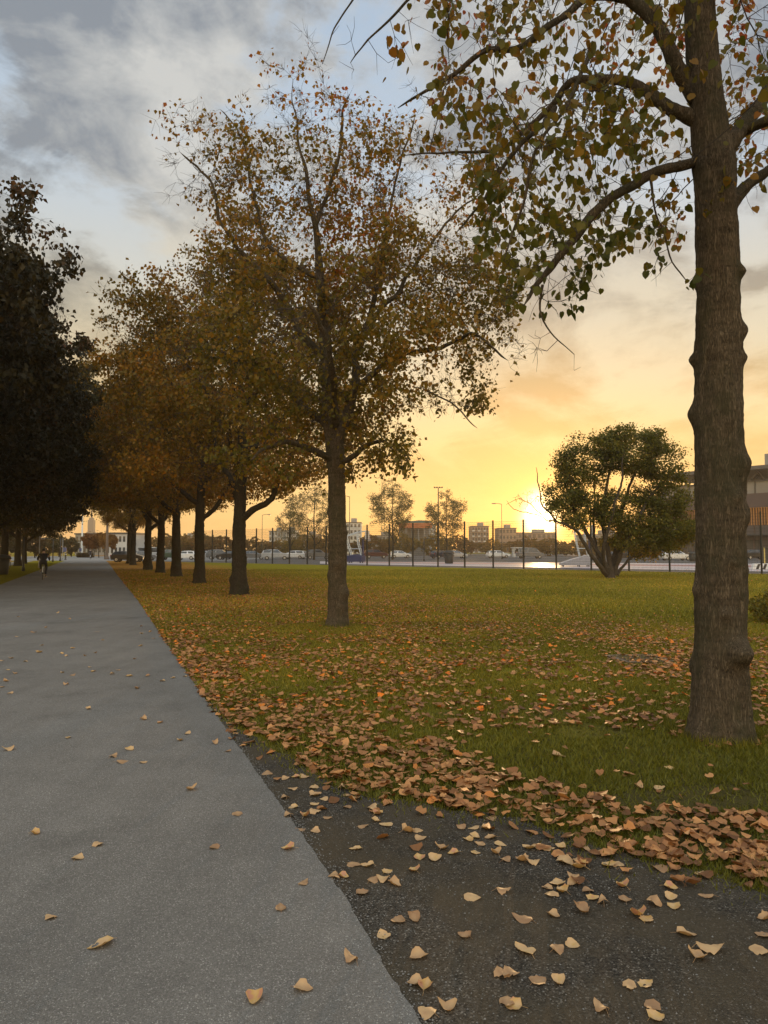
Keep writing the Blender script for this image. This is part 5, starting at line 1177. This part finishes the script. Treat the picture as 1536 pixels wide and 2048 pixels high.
def cyclist(loc, rz, lab_p, lab_b, phase=0, s=1.0):
    g = 'cyclists riding on the path'
    bk = tag(empty('bicycle', loc, rz), lab_b, 'bicycle', 'bicycles ridden on the path')
    for nm, x in (('rear_wheel', -.52), ('front_wheel', .56)):
        we = MB(); we.tube([(x + .33 * math.cos(a), 0, .345 + .33 * math.sin(a)) for a in np.linspace(0, 2 * math.pi, 33)], .017, 6, cap=False); we.lathe([(.02, -.05), (.03, 0), (.02, .05)], (x, 0, .345), 10, 'y')
        w_ = we.build(nm, M['tyre'], bk)
        rm = MB(); rm.tube([(x + .305 * math.cos(a), 0, .345 + .305 * math.sin(a)) for a in np.linspace(0, 2 * math.pi, 33)], .010, 5, cap=False)
        for a in np.linspace(0, 2 * math.pi, 19)[:-1]: rm.tube([(x, .02 * (-1) ** int(a * 3), .345), (x + .3 * math.cos(a), 0, .345 + .3 * math.sin(a))], .0022, 3)
        rm.build('rim_and_spokes', M['chrome'], w_)
        mg = MB(); mg.tube([(x + .375 * math.cos(a), 0, .345 + .375 * math.sin(a)) for a in np.linspace(.5, 2.9, 14)], .02, 5); mg.build('mudguard', M['white_paint'], bk)
    fr_ = MB()
    for a, b, r in (((-.05, 0, .30), (-.2, 0, .86), .016), ((-.05, 0, .30), (.38, 0, .80), .018), ((-.17, 0, .76), (.37, 0, .88), .016), ((.36, 0, .96), (.40, 0, .74), .018), ((-.05, .03, .30), (-.52, .05, .345), .010), ((-.05, -.03, .30), (-.52, -.05, .345), .010),
                    ((-.18, .03, .78), (-.52, .05, .345), .008), ((-.18, -.03, .78), (-.52, -.05, .345), .008), ((.41, .045, .72), (.56, .05, .345), .012), ((.41, -.045, .72), (.56, -.05, .345), .012)): fr_.tube([a, b], r, 7)
    fr_.build('frame', M['frame_paint'], bk, smooth=True)
    mb = MB(); mb.tube([(.36, 0, .94), (.38, 0, 1.03)], .013, 6); mb.tube([(.26, -.30, 1.04), (.36, -.22, 1.04), (.40, 0, 1.03), (.36, .22, 1.04), (.26, .30, 1.04)], .013, 6); mb.build('handlebar', M['chrome'], bk)
    mb = MB(); mb.prism([(-.34, .88), (-.34, .93), (-.22, .945), (-.06, .93), (-.04, .90), (-.2, .885)], -.06, .06); mb.build('saddle', M['tyre'], bk, bevel=.02)
    mb = MB()
    for i, y in ((0, .10), (1, -.10)):
        a = phase + math.pi * i; c_ = (-.05 + .17 * math.cos(a), y, .30 + .17 * math.sin(a)); mb.tube([(-.05, y, .30), c_], .011, 5); mb.box((c_[0], y * 1.6, c_[2]), (.09, .09, .022))
    mb.lathe([(.09, -.006), (.09, .006)], (-.05, .07, .30), 14, 'y'); mb.build('crankset', M['chrome'], bk)
    pr = tag(empty('person', loc, rz), lab_p, 'cyclist', g)
    N_ = {'hip': ((-.20, 0, .99), (.15, .11)), 'belly': ((-.12, 0, 1.13), (.14, .11)), 'chest': ((-.01, 0, 1.33), (.17, .12)), 'neck': ((.07, 0, 1.47), .055), 'jaw': ((.11, 0, 1.55), (.065, .075)), 'head': ((.11, 0, 1.62), (.078, .092)), 'crown': ((.10, 0, 1.68), (.06, .07)), 'nose': ((.205, 0, 1.59), .013)}
    E = [('hip', 'belly'), ('belly', 'chest'), ('chest', 'neck'), ('neck', 'jaw'), ('jaw', 'head'), ('head', 'crown'), ('head', 'nose')]
    J, JE, T, TE = {k: N_[k] for k in ('hip', 'belly', 'chest')}, [('hip', 'belly'), ('belly', 'chest')], {'hip': N_['hip']}, []
    J['collar'] = ((.055, 0, 1.44), .075); JE.append(('chest', 'collar'))
    for s_, n in ((1, 'L'), (-1, 'R')):
        a = phase + (0 if s_ == 1 else math.pi); px_f, pz_f = -.05 + .17 * math.cos(a), .30 + .17 * math.sin(a)
        ank = Vector((px_f - .06, s_ * .13, pz_f + .10)); hipj = Vector((-.20, s_ * .10, .97)); mid = (ank + hipj) / 2; dd = (hipj - ank).length; off = math.sqrt(max(.001, .45 ** 2 - (dd / 2) ** 2)); kn = mid + Vector((off * .95, s_ * .04, off * .45))
        N_.update({'sh' + n: ((.0, s_ * .19, 1.39), .062), 'el' + n: ((.12, s_ * .30, 1.17), .043), 'wr' + n: ((.28, s_ * .285, 1.07), .028), 'pa' + n: ((.32, s_ * .28, 1.06), (.036, .020)),
                   'hj' + n: (tuple(hipj), .095), 'kn' + n: (tuple(kn), .058), 'an' + n: (tuple(ank), .036), 'to' + n: ((px_f + .1, s_ * .13, pz_f + .035), .03)})
        E += [('chest', 'sh' + n), ('sh' + n, 'el' + n), ('el' + n, 'wr' + n), ('wr' + n, 'pa' + n), ('hip', 'hj' + n), ('hj' + n, 'kn' + n), ('kn' + n, 'an' + n), ('an' + n, 'to' + n)]
        for f in range(4):
            k = 'f%d%s' % (f, n); y = s_ * (.262 + .017 * f); N_[k] = ((.36 + .004 * (f in (1, 2)), y, 1.055), .0095); N_[k + 'b'] = ((.355, y, 1.03), .008); E += [('pa' + n, k), (k, k + 'b')]
        N_['th' + n] = ((.315, s_ * .245, 1.04), .010); E.append(('pa' + n, 'th' + n))
        J.update({'sh' + n: ((.0, s_ * .19, 1.39), .082), 'el' + n: ((.12, s_ * .30, 1.17), .060), 'cuff' + n: ((.25, s_ * .287, 1.085), .042)}); JE += [('chest', 'sh' + n), ('sh' + n, 'el' + n), ('el' + n, 'cuff' + n)]
        T.update({'hj' + n: (tuple(hipj), .115), 'kn' + n: (tuple(kn), .075), 'hem' + n: (tuple(ank), .05)}); TE += [('hip', 'hj' + n), ('hj' + n, 'kn' + n), ('kn' + n, 'hem' + n)]
    J['hip'] = ((-.19, 0, 1.0), (.18, .14)); J['belly'] = ((-.12, 0, 1.14), (.175, .14)); J['chest'] = ((-.01, 0, 1.33), (.20, .145)); T['hip'] = ((-.20, 0, .985), (.16, .13))
    body = skin_mesh('body', N_, E, M['skin'], pr)
    skin_mesh('jacket', J, JE, M['jacket'], pr); skin_mesh('trousers', T, TE, M['trousers'], pr)
    for s_, n in ((1, 'L'), (-1, 'R')):
        a = Vector(N_['an' + n][0]); t_ = Vector(N_['to' + n][0]); mb = MB(); mb.tube([a + Vector((-.05, 0, -.06)), (a + t_) / 2 + Vector((0, 0, -.02)), t_ + Vector((.04, 0, -.01))], [.042, .045, .030], 8); mb.build('shoe', M['shoes'], pr, smooth=True)
        mb = MB(); mb.lathe([(.004, -.012), (.024, 0), (.004, .012)], (.10, s_ * .088, 1.60), 8, 'y'); mb.build('ear', M['skin'], pr, smooth=True)
        mb = MB(); mb.lathe([(.003, -.01), (.011, 0), (.003, .01)], (.198, s_ * .03, 1.615), 8, 'x'); mb.build('eye', M['hair'], pr)
    mb = MB(); mb.tube([(.195, -.022, 1.562), (.2, 0, 1.56), (.195, .022, 1.562)], .005, 4); mb.build('mouth', M['rim'], pr)
    mb = MB(); mb.lathe([(.100, 1.60), (.108, 1.64), (.098, 1.69), (.07, 1.73), (.03, 1.75), (.004, 1.755)], (.09, 0, 0), 14); mb.build('helmet', M['helmet'], pr, smooth=True)
    for o in (bk, pr): o.scale = (s, s, s)
hd_ = math.atan2(1, -.42)
c1 = ground(86, 1159.5); cyclist((c1.x, c1.y, .012), hd_, 'nearer cyclist dressed in black riding away along the left side of the path', 'bicycle with pale wheels under the nearer cyclist', .9, .96)
c2 = ground(180.5, 1119.3); cyclist((c2.x, c2.y, .018), hd_, 'distant cyclist in dark clothes at the end of the path', 'bicycle under the distant cyclist at the end of the path', 2.2, 1.0)

# ------------------------------------------------------------------ bins, signs and small things
M['bin'] = mat('dark_bin', (.03, .032, .03), .6, .15, 6); M['sign_blue'] = mat('blue_sign', (.05, .07, .18), .4, .05, 4); M['stripe_w'] = mat('white_stripe', (.7, .7, .68), .5, .05, 4); M['stripe_k'] = mat('black_stripe', (.02, .02, .02), .5, .05, 4); M['wood'] = mat('pale_board', (.45, .30, .20), .6, .1, 6)
def bin_(px, py, h, label, m='bin'):
    root = tag(empty('litter_bin', ground(px, py)), label, 'bin', 'dark litter bins near the fence')
    mb = MB(); mb.lathe([(h * .27, 0), (h * .30, .05), (h * .36, h * .72), (h * .34, h * .74)], n=14); mb.build('bin_body', M[m], root, smooth=True)
    mb = MB(); mb.lathe([(h * .40, h * .76), (h * .44, h * .80), (h * .36, h * .95), (h * .1, h)], n=14); mb.build('lid', M[m], root, smooth=True)
    for a in range(4): mb = MB(); mb.tube([(h * .33 * math.cos(a * 1.57), h * .33 * math.sin(a * 1.57), h * .7), (h * .36 * math.cos(a * 1.57), h * .36 * math.sin(a * 1.57), h * .8)], .02, 5); mb.build('lid_support', M[m], root)
bin_(898, 1127.5, 1.55, 'dark tapered litter bin standing on the court behind the fence')
bin_(1385, 1123, 1.35, 'dark litter bin on the court left of the nearest trunk')
bin_(3, 1149, 1.3, 'dark litter bin cut by the left edge beside the path')
g_ = ground(12, 1135); r_ = tag(empty('notice_board', g_), 'small pale board on two legs at the far left under the dark trees', 'board')
for x in (-.4, .4): mb = MB(); mb.tube([(x, 0, 0), (x, 0, 1.25)], .03, 6); mb.build('leg', M['bin'], r_)
mb = MB(); mb.box((0, -.05, .85), (.9, .04, .7)); mb.build('panel', M['wood'], r_, bevel=.01)
g_ = ground(131, 1120); r_ = tag(empty('bollard', g_), 'short black bollard below the blue sign at the end of the path', 'bollard')
mb = MB(); mb.lathe([(.2, 0), (.2, .08), (.13, .1), (.12, 1.0), (.15, 1.02), (.15, 1.1), (.02, 1.16)], n=12); mb.build('post', M['bin'], r_, smooth=True)
mb = MB(); mb.lathe([(.155, .88), (.155, .96)], n=12); mb.build('band', M['stripe_w'], r_)
for px, lab in ((130, 'blue square sign above the black bollard at the end of the path'), (161, 'blue sign at the foot of the tall white mast')):
    Y_ = 118 if px == 130 else 160; r_ = tag(empty('blue_sign', (at(px, 1100, Y_).x, Y_, 0)), lab, 'sign', 'blue signs at the end of the path')
    mb = MB(); mb.tube([(0, 0, 0), (0, 0, 2.2)], .04, 6); mb.build('post', M['pole'], r_); mb = MB(); mb.box((0, -.05, 1.65), (.55, .04, .7)); mb.build('panel', M['sign_blue'], r_, bevel=.01)
g_ = ground(1530, 1139); r_ = tag(empty('striped_barrier', g_), 'black and white striped low barrier at the right edge behind the fence', 'barrier')
mb = MB(); mb.box((0, 0, .25), (2.2, .4, .5), taper=.9); mb.build('block', M['stripe_w'], r_, bevel=.03)
for k in range(4):
    x = -.85 + k * .55; mb = MB(); mb.add([(x, -.203, .03), (x + .22, -.203, .03), (x + .40, -.19, .45), (x + .18, -.19, .45), (x, -.17, .03), (x + .22, -.17, .03), (x + .40, -.17, .45), (x + .18, -.17, .45)], [(0, 1, 2, 3), (7, 6, 5, 4), (0, 4, 5, 1), (1, 5, 6, 2), (2, 6, 7, 3), (3, 7, 4, 0)]); mb.build('stripe', M['stripe_k'], r_)
g_ = ground(1534, 1130); r_ = tag(empty('utility_cabinet', g_), 'dark cabinet with a pale yellow edge behind the striped barrier', 'cabinet')
M['yellow'] = mat('yellow_edge', (.55, .42, .12), .5, .1, 5)
mb = MB(); mb.box((.2, 0, .9), (1.2, .7, 1.8)); mb.build('housing', M['bin'], r_, bevel=.03); mb = MB(); mb.box((-.43, -.36, .95), (.12, .05, 1.9)); mb.build('edge_strip', M['yellow'], r_)
mb = MB(); mb.box((.2, 0, 1.84), (1.35, .85, .08)); mb.build('roof', M['bin'], r_, bevel=.01)
# drain grate in the lawn
g_ = ground(1278, 1320); r_ = tag(empty('drain_grate', (g_.x, g_.y, .008), .15), 'flat metal drain grate set in the grass beyond the near trunk', 'drain')
mb = MB(); mb.box((0, .33, .012), (.72, .05, .024)); mb.box((0, -.33, .012), (.72, .05, .024)); mb.box((.335, 0, .012), (.05, .61, .024)); mb.box((-.335, 0, .012), (.05, .61, .024)); mb.build('frame', M['brown_pole'], r_)
for k in range(9): mb = MB(); mb.box((-.27 + .0675 * k, 0, .012), (.022, .61, .018)); mb.build('bar', M['brown_pole'], r_)

# ------------------------------------------------------------------ buildings
M['wall_white'] = mat('pale_render_wall', (.50, .50, .49), .8, .08, .3); M['wall_blue'] = mat('blue_grey_wall', (.26, .30, .33), .8, .08, .3); M['wall_brown'] = mat('brown_brick_wall', (.24, .17, .13), .85, .12, .5)
M['wall_grey'] = mat('grey_wall', (.24, .24, .23), .8, .1, .3); M['roof_dark'] = mat('dark_roof', (.05, .055, .055), .7, .1, .4); M['win'] = mat('window_glass', (.04, .05, .06), .12, .05, 2, spec=.8); M['teal'] = mat('teal_roof', (.05, .12, .11), .6, .1, 1); M['orange_band'] = mat('orange_fascia', (.42, .13, .04), .6, .15, .7)
M['stone_dark'] = mat('tower_stone', (.12, .11, .10), .8, .12, .2); M['balcony'] = mat('balcony_front', (.55, .55, .55), .6, .08, 1)
def building(px0, px1, top_py, Y, depth, floors, bays, wall, label, roof='flat', rz=0.0, name='apartment_building', group=None, plant=True, balc=False, cat='building'):
    x0, x1 = at(px0, 1100, Y).x, at(px1, 1100, Y).x; h = at(px0, top_py, Y).z; w = x1 - x0
    r_ = tag(empty(name, ((x0 + x1) / 2, Y, 0), rz), label, cat, group)
    mb = MB(); mb.box((0, depth / 2, h / 2), (w, depth, h)); mb.build('wall', M[wall], r_)
    if roof == 'flat':
        mb = MB(); mb.box((0, depth / 2, h + .2), (w + .5, depth + .5, .4)); rf = mb.build('roof', M['roof_dark'], r_)
    else:
        mb = MB(); mb.prism([(-w / 2 - .3, h + .02), (w / 2 + .3, h + .02), (w * .3, h * 1.18), (-w * .3, h * 1.18)], -.3, depth + .3); rf = mb.build('roof', M[roof], r_)
    if plant: mb = MB(); mb.box((w * .1, depth * .5, h + 1.4), (w * .3, depth * .4, 2.0)); mb.build('roof_plant', M['wall_grey'], rf)
    fh = h / floors; bw = w / bays
    for f in range(floors):
        for b in range(bays):
            x = -w / 2 + bw * (b + .5); z = fh * (f + .55)
            mb = MB(); mb.box((x, -.02, z), (bw * .56, .1, fh * .50)); wn = mb.build('window', M['win'], r_)
            if balc and b % 2 == 0: mb = MB(); mb.box((x, -.7, z - fh * .38), (bw * .8, 1.3, fh * .28)); mb.build('balcony', M['balcony'], r_)
    return r_
AG = 'apartment blocks far beyond the car park'
building(538, 566, 1063, 420, 14, 4, 5, 'wall_blue', 'blue grey balcony block, left one of the pair left of the second trunk', group=AG, balc=True)
building(567, 592, 1061, 432, 14, 4, 4, 'wall_white', 'whitish balcony block, right one of the pair left of the second trunk', group=AG, balc=True)
building(598, 640, 1070, 470, 14, 3, 6, 'wall_brown', 'low brown block partly behind the birch left of the second trunk', group=AG)
building(684, 722, 1046, 330, 16, 5, 5, 'wall_white', 'pale block with a dark flat roof just right of the second trunk', group=AG)
building(836, 872, 1050, 380, 14, 6, 6, 'wall_blue', 'blue grey apartment block below the green roofed canopy', group=AG, balc=True)
building(944, 978, 1053, 400, 15, 5, 6, 'wall_brown', 'brown grey block with tall window strips right of the litter bin', group=AG, balc=True)
building(998, 1033, 1057, 400, 15, 4, 5, 'wall_brown', 'brown flat block just left of the setting sun', group=AG)
building(1036, 1112, 1066, 430, 14, 3, 8, 'wall_brown', 'long low brown block below the setting sun', group=AG)
building(738, 792, 1072, 400, 14, 3, 8, 'wall_grey', 'long low grey block between the basketball stand and the canopy', group=AG)
building(330, 420, 1074, 420, 14, 3, 12, 'wall_brown', 'long low brown building seen between the fourth and sixth trunks', group=AG)
building(1170, 1260, 1070, 330, 16, 3, 9, 'wall_grey', 'grey building seen through the stems of the low broad tree', group=AG)
# green roofed canopy
Yc = 215; x0, x1 = at(796, 1100, Yc).x, at(866, 1100, Yc).x; zt = at(800, 1042, Yc).z; zb = at(800, 1053, Yc).z
r_ = tag(empty('canopy_building', ((x0 + x1) / 2, Yc, 0)), 'open hall with a curved teal green roof and an orange fascia beyond the fence', 'building')
w = x1 - x0; mb = MB(); mb.prism([(-w / 2, zt - .5), (w / 2, zt - .6), (w * .38, zt + .1), (w * .1, zt + .25), (-w * .1, zt), (-w * .35, zt + .1)], 0, 14); mb.build('roof', M['teal'], r_)
mb = MB(); mb.box((0, .1, (zt + zb) / 2 - .5), (w - .4, .3, (zt - zb) * .9)); mb.build('fascia', M['orange_band'], r_)
for k in range(6): mb = MB(); mb.box((-w / 2 + .6 + (w - 1.2) * k / 5, .4, zb / 2), (.3, .3, zb)); mb.build('column', M['wall_grey'], r_)
mb = MB(); mb.box((0, 11, zb / 2), (w - 1, 3, zb)); mb.build('back_wall', M['wall_grey'], r_)
# low buildings and tower at the end of the path
building(212, 268, 1068, 185, 10, 2, 7, 'wall_white', 'low white and blue building at the right of the path end', name='low_building', plant=False)
building(150, 211, 1069, 215, 10, 2, 8, 'wall_grey', 'low grey building behind the small orange trees', name='low_building', plant=False)
Yt = 850; xt = at(182, 1100, Yt).x; z1, z2, z3 = at(182, 1064, Yt).z, at(182, 1040, Yt).z, at(182, 1016, Yt).z
r_ = tag(empty('stadium_tower', (xt, Yt, 0)), 'slender grey tower with a thin spire far beyond the end of the path', 'tower')
mb = MB(); mb.box((0, 0, z1 / 2), (8.5, 8.5, z1)); mb.build('base', M['stone_dark'], r_, bevel=.2)
mb = MB(); mb.box((0, 0, (z1 + z2) / 2), (6.6, 6.6, z2 - z1)); mb.build('shaft', M['stone_dark'], r_, bevel=.3)
mb = MB(); mb.box((0, 0, z2 + 1.3), (4.4, 4.4, 2.6)); mb.build('lantern', M['stone_dark'], r_)
mb = MB(); mb.lathe([(1.2, z2 + 2.6), (.9, z2 + 6), (.35, z3)], n=8); mb.build('spire', M['stone_dark'], r_)
# kiosk
g_ = Vector((at(1033, 1100, 170).x, 170, 0)); r_ = tag(empty('kiosk', g_), 'small pale kiosk with a flat roof left of the sun beyond the car park', 'kiosk')
mb = MB(); mb.box((0, 0, 1.0), (1.9, 1.9, 2.0)); mb.build('wall', M['wall_white'], r_); mb = MB(); mb.box((0, 0, 2.14), (2.4, 2.4, .2)); mb.build('roof', M['wall_white'], r_); mb = MB(); mb.box((0, -.97, 1.2), (1.2, .06, .8)); mb.build('window', M['win'], r_)
# stadium at the right
M['st_brown'] = mat('stadium_dark_cladding', (.085, .06, .055), .6, .1, .2); M['st_glass'] = mat('stadium_glass', (.20, .22, .25), .15, .15, .25, spec=.9); M['st_fin'] = mat('stadium_fins', (.16, .09, .05), .5, .1, 1, metal=.3)
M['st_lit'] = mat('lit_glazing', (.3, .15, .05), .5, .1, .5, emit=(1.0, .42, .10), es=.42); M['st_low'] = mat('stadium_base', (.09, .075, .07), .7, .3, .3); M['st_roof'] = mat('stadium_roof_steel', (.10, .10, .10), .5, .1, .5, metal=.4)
sa = Vector((at(1318, 1100, 156).x, 156, 0)); sdv = Vector((.62, -.78, 0)).normalized(); LS = 62
r_ = tag(empty('stadium', sa, math.atan2(sdv.y, sdv.x)), 'large dark stadium with a glass band and glowing orange slats behind the near trunk', 'stadium')
mb = MB(); mb.box((LS / 2, 15, 3.2), (LS, 30, 6.4)); mb.build('lower_wall', M['st_low'], r_)
mb = MB(); mb.box((LS / 2, 15, 8.1), (LS - 1, 29, 3.4)); mb.build('lit_band', M['st_lit'], r_)
mb = MB()
for k in range(int(LS / .5)): mb.box((.25 + k * .5, .25, 8.0), (.20, .5, 3.5))
mb.build('fins', M['st_fin'], r_)
mb = MB(); mb.box((LS / 2, 14.6, 11.15), (LS + 1, 31, 2.7)); mb.build('upper_cladding', M['st_brown'], r_)
mb = MB(); mb.box((LS / 2, 15.6, 13.75), (LS, 29, 2.5)); gl = mb.build('glass_band', M['st_glass'], r_)
mb = MB()
for k in range(14): mb.box((2 + k * 4.5, 1.05, 13.75), (.25, .2, 2.5))
mb.build('mullions', M['st_roof'], gl)
mb = MB(); mb.box((LS / 2, 14, 17.3), (LS + 2, 33, .7)); rf = mb.build('roof', M['st_roof'], r_)
for y in (.6, 8.0):
    mb = MB(); k = 0; x = 0.0
    while x < LS: mb.tube([(x, y, 15.0), (x + 1.6, y, 16.95)], .13, 4); mb.tube([(x + 1.6, y, 16.95), (x + 3.2, y, 15.0)], .13, 4); x += 3.2
    mb.tube([(0, y, 15.05), (LS, y, 15.05)], .16, 4); mb.build('truss', M['st_roof'], rf)
mb = MB(); mb.box((28.0, 4, 18.9), (12, 6, 2.5)); mb.build('plant_room', M['wall_grey'], rf)
for k in range(20):
    mb = MB(); mb.box((1.5 + k * 3.1, -.08, 3.2), (.28, .3, 6.3)); mb.build('pilaster', M['st_brown'], r_)
for k in range(11):
    mb = MB(); mb.box((3 + k * 5.4, -.03, 2.2), (3.6, .16, 2.6)); mb.build('entrance_window', M['win'], r_)
mb = MB(); mb.box((LS / 2, -1.0, 4.6), (LS, 2.2, .35)); mb.build('canopy', M['st_roof'], r_)

# ------------------------------------------------------------------ haze
m, t, out = newmat('haze_air')
pv = N(t, 'ShaderNodeVolumePrincipled'); pv.inputs['Color'].default_value = (1.0, .86, .68, 1); pv.inputs['Density'].default_value = HAZE; pv.inputs['Anisotropy'].default_value = 0.55
L(t, pv.outputs[0], out.inputs['Volume'])
mb = MB(); mb.box((0, 420, 29.5), (1500, 1000, 61)); hz = mb.build('haze', m); hz['kind'] = 'stuff'
